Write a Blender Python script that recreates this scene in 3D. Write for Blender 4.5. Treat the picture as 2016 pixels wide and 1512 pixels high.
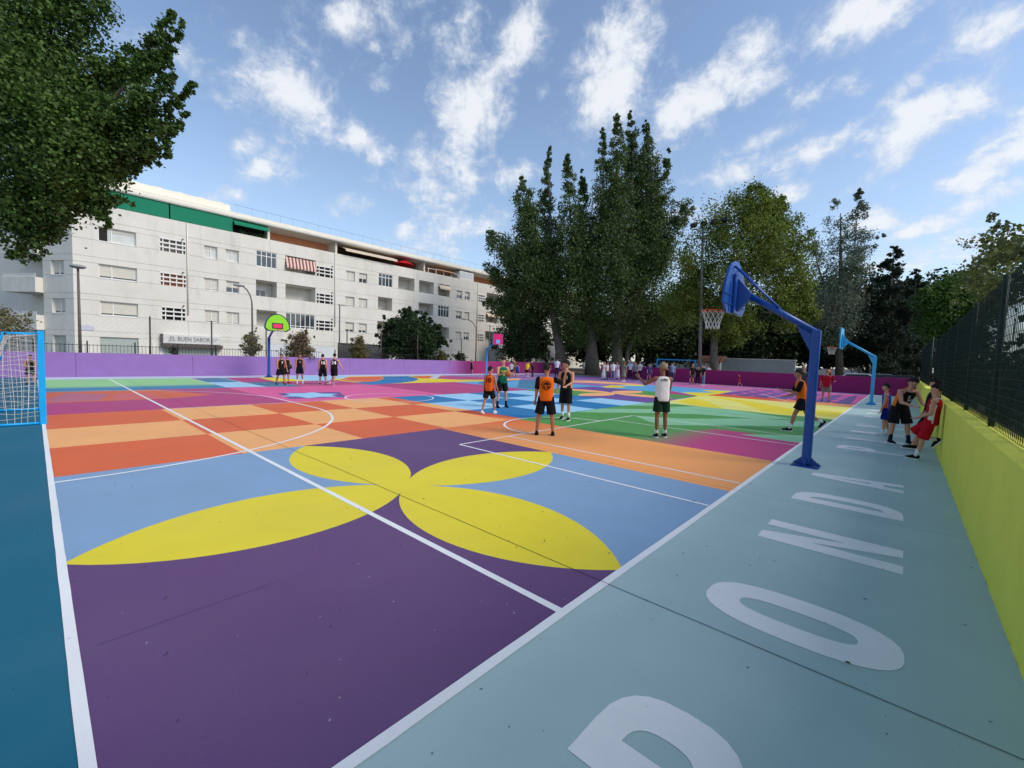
import bpy, bmesh, math, random
import numpy as np
from mathutils import Vector, Matrix, Euler
from mathutils.geometry import tessellate_polygon
from mathutils.bvhtree import BVHTree

for o in list(bpy.data.objects): bpy.data.objects.remove(o)
SC = bpy.context.scene
COL = SC.collection
RNG = random.Random(7)
NP = np.random.default_rng(11)
R = math.radians

# ------------------------------------------------------------------ camera
F_PX, PITCH, ROLL, YAW, CAM_H = 852.38, 0.0633412, 0.0349981, 0.7345223, 1.9
FW = Vector((-math.sin(YAW)*math.cos(PITCH), math.cos(YAW)*math.cos(PITCH), -math.sin(PITCH)))
_r = Vector((math.cos(YAW), math.sin(YAW), 0)); _u = _r.cross(FW)
RT = _r*math.cos(ROLL)+_u*math.sin(ROLL)
UP = -_r*math.sin(ROLL)+_u*math.cos(ROLL)
CAM = Vector((0, 0, CAM_H))
cam_d = bpy.data.cameras.new('camera'); cam = bpy.data.objects.new('camera', cam_d); COL.objects.link(cam)
cam_d.sensor_width = 36; cam_d.lens = F_PX*36/2016; cam_d.clip_end = 4000; cam_d.clip_start = 0.05
M = Matrix((RT, UP, -FW)).transposed().to_4x4(); M.translation = CAM
cam.matrix_world = M
SC.camera = cam

# photo pixel -> direction / ground / plane (positions measured from the photograph)
def ray(px, py): return FW+RT*((px-1008)/F_PX)-UP*((py-756)/F_PX)
def at(px, py, depth): return CAM+ray(px, py)*depth
def gnd(px, py, z=0.0):
    d = ray(px, py); return CAM+d*((z-CAM_H)/d.z)
def onX(px, py, X):
    d = ray(px, py); return CAM+d*(X/d.x)
def onY(px, py, Y):
    d = ray(px, py); return CAM+d*(Y/d.y)

# ------------------------------------------------------------------ world, sun, exposure
SUN_EL, SUN_AZ = R(41), R(22)          # azimuth measured from +X towards +Y
sun_dir = Vector((math.cos(SUN_AZ)*math.cos(SUN_EL), math.sin(SUN_AZ)*math.cos(SUN_EL), math.sin(SUN_EL)))
W = bpy.data.worlds.new('World'); SC.world = W; W.use_nodes = True
wt = W.node_tree; wt.nodes.clear()
def wn(t, **k):
    n = wt.nodes.new(t)
    for a, v in k.items(): setattr(n, a, v)
    return n
def wl(a, b): wt.links.new(a, b)
def wmath(op, a, b=None, clamp=False):
    n = wn('ShaderNodeMath', operation=op, use_clamp=clamp)
    for i, v in enumerate((a, b)):
        if v is None: continue
        if isinstance(v, (int, float)): n.inputs[i].default_value = v
        else: wl(v, n.inputs[i])
    return n.outputs[0]
sky = wn('ShaderNodeTexSky', sky_type='NISHITA', sun_disc=False)
sky.sun_elevation = SUN_EL; sky.sun_rotation = math.pi/2-SUN_AZ
sky.air_density = 1.0; sky.dust_density = 0.6; sky.ozone_density = 1.6
tc = wn('ShaderNodeTexCoord')
vdir = tc.outputs['Generated']
sep = wn('ShaderNodeSeparateXYZ'); wl(vdir, sep.inputs[0])
zc = wmath('ADD', wmath('MAXIMUM', sep.outputs[2], 0.0), 0.10)
cb = wn('ShaderNodeCombineXYZ'); wl(wmath('DIVIDE', sep.outputs[0], zc), cb.inputs[0]); wl(wmath('DIVIDE', sep.outputs[1], zc), cb.inputs[1])
# cloud puffs: centre pixel, half sizes in pixels, tilt in degrees (counter-clockwise), strength
PUFFS = [(580,195,80,110,55,1.),(705,272,72,42,-25,.85),(925,215,80,150,-20,1.05),(1020,90,60,110,-45,.95),(1195,165,85,120,-12,1.),
 (1420,165,150,62,38,1.),(1255,100,40,60,0,.6),(700,25,85,45,15,.75),(675,405,62,34,10,.7),(835,385,100,42,-12,.75),(915,445,110,48,-8,.8),
 (1000,345,70,38,10,.7),(540,330,80,42,20,.55),(480,285,42,30,0,.7),(790,450,48,24,0,.6),(1690,35,110,55,20,.95),(1850,225,170,62,30,1.),
 (1960,60,110,50,38,.9),(1625,285,75,34,28,.85),(1470,335,110,32,12,.8),(1590,190,60,30,25,.6),(1750,330,130,40,30,.85),(1925,345,150,38,28,.8),
 (1500,275,90,22,20,.6),(1700,270,60,25,30,.6),(1880,420,150,35,22,.75),(1720,440,90,40,10,.7),(840,300,40,40,0,.5),(1960,270,120,30,30,.7),(1690,170,40,22,20,.5),
 (270,60,60,40,30,.4),(745,175,40,30,40,.5),(575,350,60,24,25,.6),(740,95,22,18,0,.5),(1065,180,22,18,0,.5),(1660,170,50,24,20,.7),(1810,150,70,30,35,.7),(1550,390,60,22,10,.6),(1830,300,60,26,30,.7),(1960,170,70,26,35,.6),(345,95,40,28,40,.5),(1100,260,50,30,10,.45),(450,390,60,24,10,.45),(1940,480,90,26,15,.6),(830,320,34,44,10,.6),(725,350,30,22,0,.5),(880,500,90,24,0,.5),(1330,300,50,24,15,.5),(1380,420,90,30,5,.6),(600,520,80,24,5,.3),(1800,500,130,35,15,.7),(640,210,40,60,30,.4)]
blob = None
for (px, py, a, b, tilt, s) in PUFFS:
    d = ray(px, py); L = d.length; d = d/L
    t = R(tilt)
    ex = (RT*math.cos(t)+UP*math.sin(t)); ex = (ex-d*ex.dot(d)).normalized(); ey = d.cross(ex).normalized()
    sx, sy = a/F_PX/L, b/F_PX/L
    mp = wn('ShaderNodeMapping', vector_type='TEXTURE')
    wl(vdir, mp.inputs['Vector'])
    mp.inputs['Location'].default_value = d
    mp.inputs['Rotation'].default_value = Matrix((ex, ey, d)).transposed().to_euler('XYZ')
    mp.inputs['Scale'].default_value = (sx, sy, 0.8)
    ln = wn('ShaderNodeVectorMath', operation='LENGTH'); wl(mp.outputs[0], ln.inputs[0])
    v = wmath('MULTIPLY', wmath('SUBTRACT', 1.26, ln.outputs['Value'], True), s)
    blob = v if blob is None else wmath('MAXIMUM', blob, v)
n1 = wn('ShaderNodeTexNoise', noise_dimensions='3D'); n1.inputs['Scale'].default_value = 14; n1.inputs['Detail'].default_value = 11; n1.inputs['Roughness'].default_value = .68; n1.inputs['Distortion'].default_value = .25
wl(vdir, n1.inputs['Vector'])
n2 = wn('ShaderNodeTexNoise'); n2.inputs['Scale'].default_value = 2.6; n2.inputs['Detail'].default_value = 6; n2.inputs['Roughness'].default_value = .6
wl(cb.outputs[0], n2.inputs['Vector'])
dens = wmath('ADD', wmath('MULTIPLY', blob, 0.95), wmath('MULTIPLY', wmath('SUBTRACT', n1.outputs['Fac'], .5), 2.7))
gen = wmath('MULTIPLY', wmath('SUBTRACT', n2.outputs['Fac'], .47, True), 2.6)
dens = wmath('ADD', dens, gen)
mr = wn('ShaderNodeMapRange', interpolation_type='SMOOTHSTEP'); mr.inputs['From Min'].default_value = .2; mr.inputs['From Max'].default_value = 1.2
wl(dens, mr.inputs['Value'])
# thin haze whitening towards the horizon and the sun side
hz = wn('ShaderNodeMapRange', interpolation_type='SMOOTHSTEP'); hz.inputs['From Min'].default_value = .55; hz.inputs['From Max'].default_value = -.05
hz.inputs['To Min'].default_value = 0; hz.inputs['To Max'].default_value = .3
wl(sep.outputs[2], hz.inputs['Value'])
bg = wn('ShaderNodeBackground'); bg.inputs['Strength'].default_value = 0.145
veil = wn('ShaderNodeMix', data_type='RGBA'); wl(hz.outputs[0], veil.inputs['Factor']); hs_ = wn('ShaderNodeHueSaturation'); hs_.inputs['Saturation'].default_value = .95; wl(sky.outputs[0], hs_.inputs['Color']); wl(hs_.outputs[0], veil.inputs['A']); veil.inputs['B'].default_value = (2.7, 3.4, 4.3, 1)
cc = wn('ShaderNodeMix', data_type='RGBA'); cc.inputs['A'].default_value = (2.9, 3.35, 4.0, 1); cc.inputs['B'].default_value = (4.5, 4.65, 4.9, 1)
wl(mr.outputs[0], cc.inputs['Factor'])
mx = wn('ShaderNodeMix', data_type='RGBA'); wl(wmath('MULTIPLY', mr.outputs[0], .93), mx.inputs['Factor']); wl(veil.outputs['Result'], mx.inputs['A']); wl(cc.outputs['Result'], mx.inputs['B'])
wl(mx.outputs['Result'], bg.inputs['Color'])
W.cycles.sampling_method = 'MANUAL'; W.cycles.sample_map_resolution = 512
wo = wn('ShaderNodeOutputWorld'); wl(bg.outputs[0], wo.inputs['Surface'])

sd = bpy.data.lights.new('sun', 'SUN'); sd.energy = 1.9; sd.angle = R(22); sd.color = (1, .91, .78)
so = bpy.data.objects.new('sun', sd); COL.objects.link(so); so.rotation_euler = (-sun_dir).to_track_quat('-Z', 'Y').to_euler(); so.location = (20, 10, 40)
SC.view_settings.view_transform = 'Standard'; SC.view_settings.look = 'None'; SC.view_settings.exposure = 0.46; SC.view_settings.gamma = 1.0
SC.view_settings.use_curve_mapping = False
SC.render.engine = 'CYCLES'
SC.cycles.max_bounces = 6; SC.cycles.transparent_max_bounces = 12

# ------------------------------------------------------------------ helpers
def lin(c):
    return tuple((v/255/12.92 if v/255 <= .04045 else ((v/255+.055)/1.055)**2.4) for v in c)
MATS = {}
def mat(name, c, rough=.7, var=.0, scale=3., bump=0., bscale=60., spec=.3, metal=0., c2=None, speck=0., sheen=0., trans=0.):
    """procedural material; c = sRGB albedo. var = brightness variation, c2 = second colour mixed by noise"""
    if name in MATS: return MATS[name]
    m = bpy.data.materials.new(name); m.use_nodes = True; t = m.node_tree; N = t.nodes; b = N['Principled BSDF']
    b.inputs['Roughness'].default_value = rough; b.inputs['Specular IOR Level'].default_value = spec; b.inputs['Metallic'].default_value = metal
    col = lin(c)
    b.inputs['Base Color'].default_value = (*col, 1)
    tcn = N.new('ShaderNodeTexCoord'); geo = N.new('ShaderNodeNewGeometry')
    P = geo.outputs['Position']
    out = None
    if var or c2 or speck:
        nz = N.new('ShaderNodeTexNoise'); nz.inputs['Scale'].default_value = scale; nz.inputs['Detail'].default_value = 7; nz.inputs['Roughness'].default_value = .62
        t.links.new(P, nz.inputs['Vector'])
        mr_ = N.new('ShaderNodeMapRange'); mr_.inputs['From Min'].default_value = .3; mr_.inputs['From Max'].default_value = .7
        t.links.new(nz.outputs['Fac'], mr_.inputs['Value'])
        mixc = N.new('ShaderNodeMix'); mixc.data_type = 'RGBA'
        t.links.new(mr_.outputs[0], mixc.inputs['Factor'])
        cb_ = lin(c2) if c2 else tuple(min(1, v*(1+var)) for v in col)
        ca_ = col if c2 else tuple(v*(1-var) for v in col)
        mixc.inputs['A'].default_value = (*ca_, 1); mixc.inputs['B'].default_value = (*cb_, 1)
        out = mixc.outputs['Result']
        if speck:
            vz = N.new('ShaderNodeTexNoise'); vz.inputs['Scale'].default_value = 9; vz.inputs['Detail'].default_value = 12; vz.inputs['Roughness'].default_value = .8
            t.links.new(P, vz.inputs['Vector'])
            r2 = N.new('ShaderNodeMapRange'); r2.inputs['From Min'].default_value = .64; r2.inputs['From Max'].default_value = .72; r2.inputs['To Max'].default_value = speck
            t.links.new(vz.outputs['Fac'], r2.inputs['Value'])
            m2 = N.new('ShaderNodeMix'); m2.data_type = 'RGBA'; t.links.new(r2.outputs[0], m2.inputs['Factor']); t.links.new(out, m2.inputs['A'])
            m2.inputs['B'].default_value = tuple(v*.35 for v in col)+(1,)
            out = m2.outputs['Result']
        t.links.new(out, b.inputs['Base Color'])
    if bump:
        bz = N.new('ShaderNodeTexNoise'); bz.inputs['Scale'].default_value = bscale; bz.inputs['Detail'].default_value = 5
        t.links.new(P, bz.inputs['Vector'])
        bn = N.new('ShaderNodeBump'); bn.inputs['Strength'].default_value = bump; bn.inputs['Distance'].default_value = .02
        t.links.new(bz.outputs['Fac'], bn.inputs['Height']); t.links.new(bn.outputs[0], b.inputs['Normal'])
    if trans:
        tr = N.new('ShaderNodeBsdfTranslucent'); ms = N.new('ShaderNodeMixShader'); ms.inputs[0].default_value = trans
        if out: t.links.new(out, tr.inputs['Color'])
        else: tr.inputs['Color'].default_value = (*col, 1)
        t.links.new(b.outputs[0], ms.inputs[1]); t.links.new(tr.outputs[0], ms.inputs[2]); t.links.new(ms.outputs[0], N['Material Output'].inputs['Surface'])
    MATS[name] = m
    return m
def paint(name, c):
    key = 'paint_'+name
    if key in MATS: return MATS[key]
    m = mat(key, c, rough=.6, var=.06, scale=.8, bump=.22, bscale=230, spec=.25)
    wear(m, c); return m
def wear(m, c, amt=1.0):
    """dust blotches, scuffs and little dark marks over a painted floor"""
    t = m.node_tree; N = t.nodes; b = N['Principled BSDF']; geo = N.new('ShaderNodeNewGeometry'); P = geo.outputs['Position']
    def noise(sc, det, ro, vec=P):
        n = N.new('ShaderNodeTexNoise'); n.inputs['Scale'].default_value = sc; n.inputs['Detail'].default_value = det; n.inputs['Roughness'].default_value = ro; t.links.new(vec, n.inputs['Vector']); return n.outputs['Fac']
    def rng(v, a, b_, hi):
        r_ = N.new('ShaderNodeMapRange'); r_.inputs['From Min'].default_value = a; r_.inputs['From Max'].default_value = b_; r_.inputs['To Max'].default_value = hi; t.links.new(v, r_.inputs['Value']); return r_.outputs[0]
    def mixin(f, col):
        mx_ = N.new('ShaderNodeMix'); mx_.data_type = 'RGBA'; t.links.new(f, mx_.inputs['Factor']); t.links.new(b.inputs['Base Color'].links[0].from_socket, mx_.inputs['A']); mx_.inputs['B'].default_value = (*col, 1); t.links.new(mx_.outputs['Result'], b.inputs['Base Color'])
    col = lin(c); grey = tuple(.55*v+.45*.30 for v in col)
    mixin(rng(noise(.32, 6, .65), .45, .75, .2*amt), grey)                       # dusty patches
    mp = N.new('ShaderNodeMapping'); mp.inputs['Scale'].default_value = (5.0, 1.1, 1); mp.inputs['Rotation'].default_value = (0, 0, .6); t.links.new(P, mp.inputs['Vector'])
    mixin(rng(noise(2.4, 8, .75, mp.outputs[0]), .63, .74, .22*amt), tuple(v*.55 for v in col))   # scuff streaks
    mixin(rng(noise(14, 2, .5), .735, .75, .75*amt), tuple(v*.3 for v in col))     # small marks
    mixin(rng(noise(19, 2, .5), .755, .765, .6*amt), (.55, .55, .53))             # flecks of grit
    mixin(rng(noise(160, 3, .6), .35, .75, .16*amt), tuple(v*.6 for v in col))    # grain of the asphalt
def paint_fade(name, ca, cb_, p0, p1, wob=.25):
    """sprayed paint that goes from colour a at point p0 to colour b at p1"""
    m = paint(name, ca)
    t = m.node_tree; N = t.nodes
    geo = N.new('ShaderNodeNewGeometry')
    d = Vector((p1[0]-p0[0], p1[1]-p0[1], 0)); L2 = d.length_squared
    sub = N.new('ShaderNodeVectorMath'); sub.operation = 'SUBTRACT'; t.links.new(geo.outputs['Position'], sub.inputs[0]); sub.inputs[1].default_value = (p0[0], p0[1], 0)
    dt = N.new('ShaderNodeVectorMath'); dt.operation = 'DOT_PRODUCT'; t.links.new(sub.outputs[0], dt.inputs[0]); dt.inputs[1].default_value = d/L2
    nz = N.new('ShaderNodeTexNoise'); nz.inputs['Scale'].default_value = .8; t.links.new(geo.outputs['Position'], nz.inputs['Vector'])
    ad = N.new('ShaderNodeMath'); ad.operation = 'MULTIPLY_ADD'; t.links.new(nz.outputs['Fac'], ad.inputs[0]); ad.inputs[1].default_value = wob; ad.inputs[2].default_value = -wob/2
    a2 = N.new('ShaderNodeMath'); a2.operation = 'ADD'; t.links.new(ad.outputs[0], a2.inputs[0]); t.links.new(dt.outputs['Value'], a2.inputs[1])
    rp = N.new('ShaderNodeMapRange'); rp.interpolation_type = 'SMOOTHSTEP'; t.links.new(a2.outputs[0], rp.inputs['Value'])
    b = N['Principled BSDF']; old = b.inputs['Base Color'].links[0].from_socket
    mx_ = N.new('ShaderNodeMix'); mx_.data_type = 'RGBA'; t.links.new(rp.outputs[0], mx_.inputs['Factor']); t.links.new(old, mx_.inputs['A']); mx_.inputs['B'].default_value = (*lin(cb_), 1)
    t.links.new(mx_.outputs['Result'], b.inputs['Base Color'])
    return m

def link(name, mesh, m=None, parent=None, loc=None):
    o = bpy.data.objects.new(name, mesh); COL.objects.link(o)
    if m is not None and mesh is not None and len(mesh.materials) == 0: mesh.materials.append(m)
    if parent is not None: o.parent = parent
    if loc is not None: o.location = loc
    return o
def tag(o, label=None, cat=None, group=None, kind=None):
    if label: o['label'] = label
    if cat: o['category'] = cat
    if group: o['group'] = group
    if kind: o['kind'] = kind
    return o
def empty(name, loc=(0, 0, 0), rz=0, label=None, cat=None, group=None):
    o = bpy.data.objects.new(name, None); COL.objects.link(o); o.location = loc; o.rotation_euler = (0, 0, rz); o.empty_display_size = .2
    return tag(o, label, cat, group)
def copy_tree(o, parent=None):
    c = o.copy(); COL.objects.link(c); c.parent = parent
    for ch in list(o.children): copy_tree(ch, c)
    return c

class MB:
    """collects simple shapes into one mesh"""
    def __init__(s): s.v = []; s.f = []; s.sm = []
    def add(s, v, f, smooth=False):
        n = len(s.v); s.v += [tuple(p) for p in v]; s.f += [tuple(i+n for i in q) for q in f]; s.sm += [smooth]*len(f); return s
    def box(s, x0, x1, y0, y1, z0, z1):
        return s.add([(x, y, z) for x in (x0, x1) for y in (y0, y1) for z in (z0, z1)],
                     [(0, 1, 3, 2), (4, 6, 7, 5), (0, 4, 5, 1), (2, 3, 7, 6), (0, 2, 6, 4), (1, 5, 7, 3)])
    def obox(s, c, ex, ey, ez, hx, hy, hz_):
        c, ex, ey, ez = Vector(c), Vector(ex), Vector(ey), Vector(ez)
        return s.add([c+ex*(hx*a)+ey*(hy*b)+ez*(hz_*d) for a in (-1, 1) for b in (-1, 1) for d in (-1, 1)],
                     [(0, 1, 3, 2), (4, 6, 7, 5), (0, 4, 5, 1), (2, 3, 7, 6), (0, 2, 6, 4), (1, 5, 7, 3)])
    def tube(s, pts, rad, n=8, closed=False, caps=True):
        pts = [Vector(p) for p in pts]; K = len(pts)
        rr = rad if isinstance(rad, (list, tuple)) else [rad]*K
        V = []; ref = None
        for i, p in enumerate(pts):
            if closed: d = pts[(i+1) % K]-pts[i-1]
            else: d = pts[min(i+1, K-1)]-pts[max(i-1, 0)]
            d = d.normalized() if d.length > 1e-9 else Vector((0, 0, 1))
            if ref is None: ref = d.orthogonal().normalized()
            a = ref-d*ref.dot(d); a = a.normalized() if a.length > 1e-6 else d.orthogonal().normalized(); ref = a; b = d.cross(a)
            V += [p+(a*math.cos(2*math.pi*k/n)+b*math.sin(2*math.pi*k/n))*rr[i] for k in range(n)]
        Fs = []
        for i in range(K if closed else K-1):
            j = (i+1) % K
            Fs += [(i*n+k, i*n+(k+1) % n, j*n+(k+1) % n, j*n+k) for k in range(n)]
        if caps and not closed: Fs += [tuple(range(n-1, -1, -1)), tuple((K-1)*n+k for k in range(n))]
        return s.add(V, Fs, True)
    def ell(s, c, rx, ry, rz, nu=14, nv=9, rot=None):
        V = []; c = Vector(c)
        for j in range(nv+1):
            th = math.pi*j/nv
            for i in range(nu):
                ph = 2*math.pi*i/nu
                p = Vector((rx*math.sin(th)*math.cos(ph), ry*math.sin(th)*math.sin(ph), rz*math.cos(th)))
                V.append(c+(rot @ p if rot else p))
        Fs = [(j*nu+i, (j+1)*nu+i, (j+1)*nu+(i+1) % nu, j*nu+(i+1) % nu) for j in range(nv) for i in range(nu)]
        return s.add(V, Fs, True)
    def prism(s, poly, z0, z1, f=None):
        """poly of 2d points extruded; f maps (a,b,z)->3d"""
        f = f or (lambda a, b, z: (a, b, z))
        n = len(poly); V = [f(a, b, z0) for a, b in poly]+[f(a, b, z1) for a, b in poly]
        tri = tessellate_polygon([[Vector((a, b, 0)) for a, b in poly]])
        Fs = [tuple(t) for t in tri]+[tuple(i+n for i in reversed(t)) for t in tri]+[(i, (i+1) % n, n+(i+1) % n, n+i) for i in range(n)]
        return s.add(V, Fs)
    def mesh(s, name):
        me = bpy.data.meshes.new(name); me.from_pydata(s.v, [], s.f)
        if any(s.sm): me.polygons.foreach_set('use_smooth', s.sm)
        bm = bmesh.new(); bm.from_mesh(me); bmesh.ops.recalc_face_normals(bm, faces=bm.faces); bm.to_mesh(me); bm.free()
        me.update(); return me
    def build(s, name, m, parent=None, loc=None, bevel=0):
        o = link(name, s.mesh(name), m, parent, loc)
        if bevel:
            b = o.modifiers.new('bevel', 'BEVEL'); b.width = bevel; b.segments = 2; b.limit_method = 'ANGLE'
        return o
def poly_mesh(name, pts, z, holes=()):
    """flat polygon sheet at height z (pts = list of (x, y))"""
    loops = [[Vector((p[0], p[1], 0)) for p in pts]]+[[Vector((p[0], p[1], 0)) for p in h] for h in holes]
    tri = tessellate_polygon(loops); allp = [p for l in loops for p in l]
    me = bpy.data.meshes.new(name); me.from_pydata([(p.x, p.y, z) for p in allp], [], [tuple(t) for t in tri])
    bm = bmesh.new(); bm.from_mesh(me)
    for fc in bm.faces:
        if fc.normal.z < 0: fc.normal_flip()
    bm.to_mesh(me); bm.free(); me.update(); return me

# ------------------------------------------------------------------ ground and court
XB, XW, XL, XPW = -1.77, 0.68, -30.5, -32.6      # right touchline, yellow wall, left touchline, purple wall
YG, YP = 0.12, 42.0                               # goal line, pink wall
asphalt = mat('asphalt', (62, 62, 66), .9, .25, 2., .4, 80)
g = MB().add([(-900, -900, -.03), (900, -900, -.03), (900, 1100, -.03), (-900, 1100, -.03)], [(0, 1, 2, 3)]).build('ground', asphalt); tag(g, kind='structure')
pv = MB().box(-48, -44.5, -40, 120, -.02, .1).build('pavement', mat('paving', (150, 146, 140), .9, .12, 4., .3, 40)); tag(pv, kind='structure')
pv2 = MB().box(-36.5, -32.95, -40, 44, -.02, .1).build('pavement', mat('paving', (150, 146, 140))); tag(pv2, kind='structure')
dirt = MB().box(-60, 60, 42.4, 75, -.02, .02).build('park_ground', mat('park_dirt', (96, 88, 70), 1, .25, 1.5, .4, 30)); tag(dirt, kind='structure')

C_APRON = (172, 198, 196)
m_ap = mat('paint_apron', C_APRON, .6, .07, .7, .22, 220, .28); wear(m_ap, C_APRON, 1.2)
court = MB().box(XPW-.1, XW+.4, -24, YP+.1, -.02, 0).build('court_floor', m_ap); tag(court, kind='structure')
LZ = .0004
_pn = [0]
def panel(pts, m, layer, name='painted_panel', holes=(), label=None):
    _pn[0] += 1
    o = link(name, poly_mesh(name, pts, LZ*layer+_pn[0]*2e-6, holes), m, court)
    if label: o['label'] = label
    return o
def rect(x0, x1, y0, y1, m, layer, name='painted_panel'):
    return panel([(x0, y0), (x1, y0), (x1, y1), (x0, y1)], m, layer, name)
def pxpoly(zf, pts, m, layer, name='painted_panel'):
    """polygon traced on the photographed ground; clipped to the court"""
    out = []
    for p in pts:
        gq = gnd(*zf(*p)); out.append((min(max(gq.x, XPW+.05), XB), min(max(gq.y, YG), YP-.05)))
    return panel(out, m, layer, name)
def zf(ox, oy, s): return lambda x, y: (ox+x*s, oy+y*s)
m1, m2, m3, m4, m5 = (zf(a, 730, .14881) for a in (80, 350, 600, 850, 1080))
m6, m7 = zf(1280, 740, .14881), zf(1450, 740, .14881)
z4 = zf(1250, 720, .248)

P_purple = paint('purple', (100, 70, 116)); P_lblue = paint('light_blue', (132, 164, 196)); P_yel = paint('yellow', (230, 212, 52))
P_or = paint('burnt_orange', (222, 104, 58)); P_lor = paint('light_orange', (244, 176, 110)); P_teal = paint('teal', (18, 100, 124))
P_mag = paint('magenta', (180, 68, 122)); P_pink = paint('pink', (222, 98, 152)); P_grn = paint('green', (84, 150, 78)); P_lgrn = paint('mint', (136, 194, 150))
P_lg2 = paint('apple_green', (150, 204, 142)); P_blue = paint('blue', (44, 122, 176)); P_sky = paint('pale_blue', (160, 208, 236)); P_tealg = paint('grey_teal', (74, 128, 160))
P_lav = paint('lavender', (150, 112, 172)); P_peach = paint('peach', (246, 180, 124)); P_pale = paint('pale_border', (196, 206, 222)); P_yel2 = paint('pale_yellow', (230, 224, 122))
P_violet = paint('violet', (112, 82, 148)); P_white = paint('line_white', (236, 238, 238)); P_cyan = paint('cyan', (96, 168, 212))

# big fields first, details above them
rect(XPW+.02, XB, -23.9, YG, P_teal, 1)                                   # neighbouring court behind the goal line
rect(XPW+.02, XL, YG, YP-.05, P_pale, 1)                                  # pale strip along the purple wall
rect(XL, XB, YG, YP-1.0, P_lav, 1)
rect(XL, XB, YP-1.0, YP-.05, paint('far_border', (126, 122, 160)), 1)
# flower tile beside the camera
cx, cy, hw = -5.2, 3.55, 3.43
rect(cx, XB, YG, cy, P_purple, 2); rect(-8.66, cx, cy, 6.95, P_purple, 2)
rect(-8.66, cx, YG, cy, P_lblue, 2); rect(cx, XB, cy, 6.95, P_lblue, 2)
def petal(c, ang, L, m, layer, w=.42):
    n = 22; a = []; b = []
    # two circular arcs meeting at both tips
    h_ = L*w/2; rr_ = (L*L/4+h_*h_)/(2*h_)
    for i in range(n+1):
        x = L*i/n; y = math.sqrt(max(0, rr_*rr_-(x-L/2)**2))-(rr_-h_)
        a.append((x, y)); b.append((x, -y))
    pts = a+b[::-1][1:-1]
    ca, sa = math.cos(ang), math.sin(ang)
    return panel([(c[0]+x*ca-y*sa, c[1]+x*sa+y*ca) for x, y in pts], m, layer, 'painted_petal')
for k in range(4): petal((cx, cy), k*math.pi/2, hw, P_yel, 3, .46)
# orange checkerboard
xs = [-16.03, -13.45, -11.05, -8.66]; ys = [YG, 2.48, 4.80, 7.10, 9.45, 10.1]
for i in range(3):
    for j in range(5):
        rect(xs[i], xs[i+1], ys[j], ys[j+1], P_or if (i+j) % 2 == 0 else P_lor, 2)
rect(xs[2], xs[3], 9.45, 10.1, paint_fade('ember', (206, 84, 50), (240, 150, 90), (-9.6, 10.1), (-8.9, 9.0)), 3)
# blue checkerboard
by = [10.1, 12.2, 14.45, 16.6, 18.8]
for i in range(3):
    for j in range(4):
        rect(xs[i], xs[i+1], by[j], by[j+1], P_sky if (i+j) % 2 else P_blue, 2)
# orange band and green field right of the checkerboards
rect(-8.66, XB, 6.95, 9.85, paint_fade('orange_fade', (224, 112, 62), (240, 162, 96), (-8.66, 9.6), (-6.0, 8.4)), 2)
rect(-8.66, XB, 9.85, 20.6, P_grn, 2)
panel([(-5.2, 9.85), (XB, 9.85), (XB, 13.35), (-4.0, 13.35)], paint_fade('green_to_magenta', (84, 150, 78), (184, 66, 122), (-5.0, 11.6), (-3.3, 11.6)), 3)
for pts in ([(220, 330), (560, 318), (760, 348), (1290, 428), (950, 420), (500, 386), (220, 378)],
            [(0, 398), (380, 420), (940, 420), (1290, 438), (1560, 450), (1500, 486), (1000, 478), (520, 474), (200, 470), (100, 440)],
            [(830, 545), (1100, 548), (1440, 560), (1345, 616), (1250, 606)]):
    pxpoly(z4, pts, P_lgrn, 4)
pxpoly(m5, [(380, 548), (700, 500), (2016, 515), (2016, 560), (1000, 556)], P_lgrn, 4)
pxpoly(m5, [(1000, 462), (1280, 425), (1700, 435), (1500, 460)], P_lgrn, 4)
# yellow field
pxpoly(m6, [(200, 340), (640, 268), (740, 256), (1900, 356), (1900, 530), (1600, 505), (1080, 446), (250, 362)], P_yel2, 5)
panel([(-4.3, 26.8), (XB, 26.8), (XB, 19.7), (-4.3, 19.9)], P_yel2, 5)
pxpoly(m6, [(350, 335), (560, 296), (720, 330), (1010, 440), (640, 404)], P_yel, 6)
pxpoly(m6, [(780, 272), (1010, 292), (1400, 350), (1900, 440), (1900, 528), (1500, 470), (1180, 350)], P_yel, 6)
panel([(-4.2, 22.6), (XB, 23.4), (XB, 20.6), (-4.2, 21.4)], P_yel, 6)
# orange strip, then pink and violet shards before the pink wall
rect(-8.7, XB, 28.6, 39.9, P_pink, 3)
rect(-8.7, XB, 26.8, 28.8, paint_fade('orange_strip', (226, 98, 58), (238, 156, 96), (-6, 27), (-3, 27)), 4)
for k in range(7):
    x0 = -8.6+k*.98
    panel([(x0, 28.8), (x0+.75, 28.8), (x0+.35+.25*(k % 2), 39.5), (x0+.1, 36+.6*(k % 3))], P_violet, 4)
for k in range(4):
    panel([(-8.6, 30+2.4*k), (-2.1, 29.6+2.2*k), (-2.1, 30.3+2.2*k), (-8.6, 31.2+2.4*k)], P_violet, 5)
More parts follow.
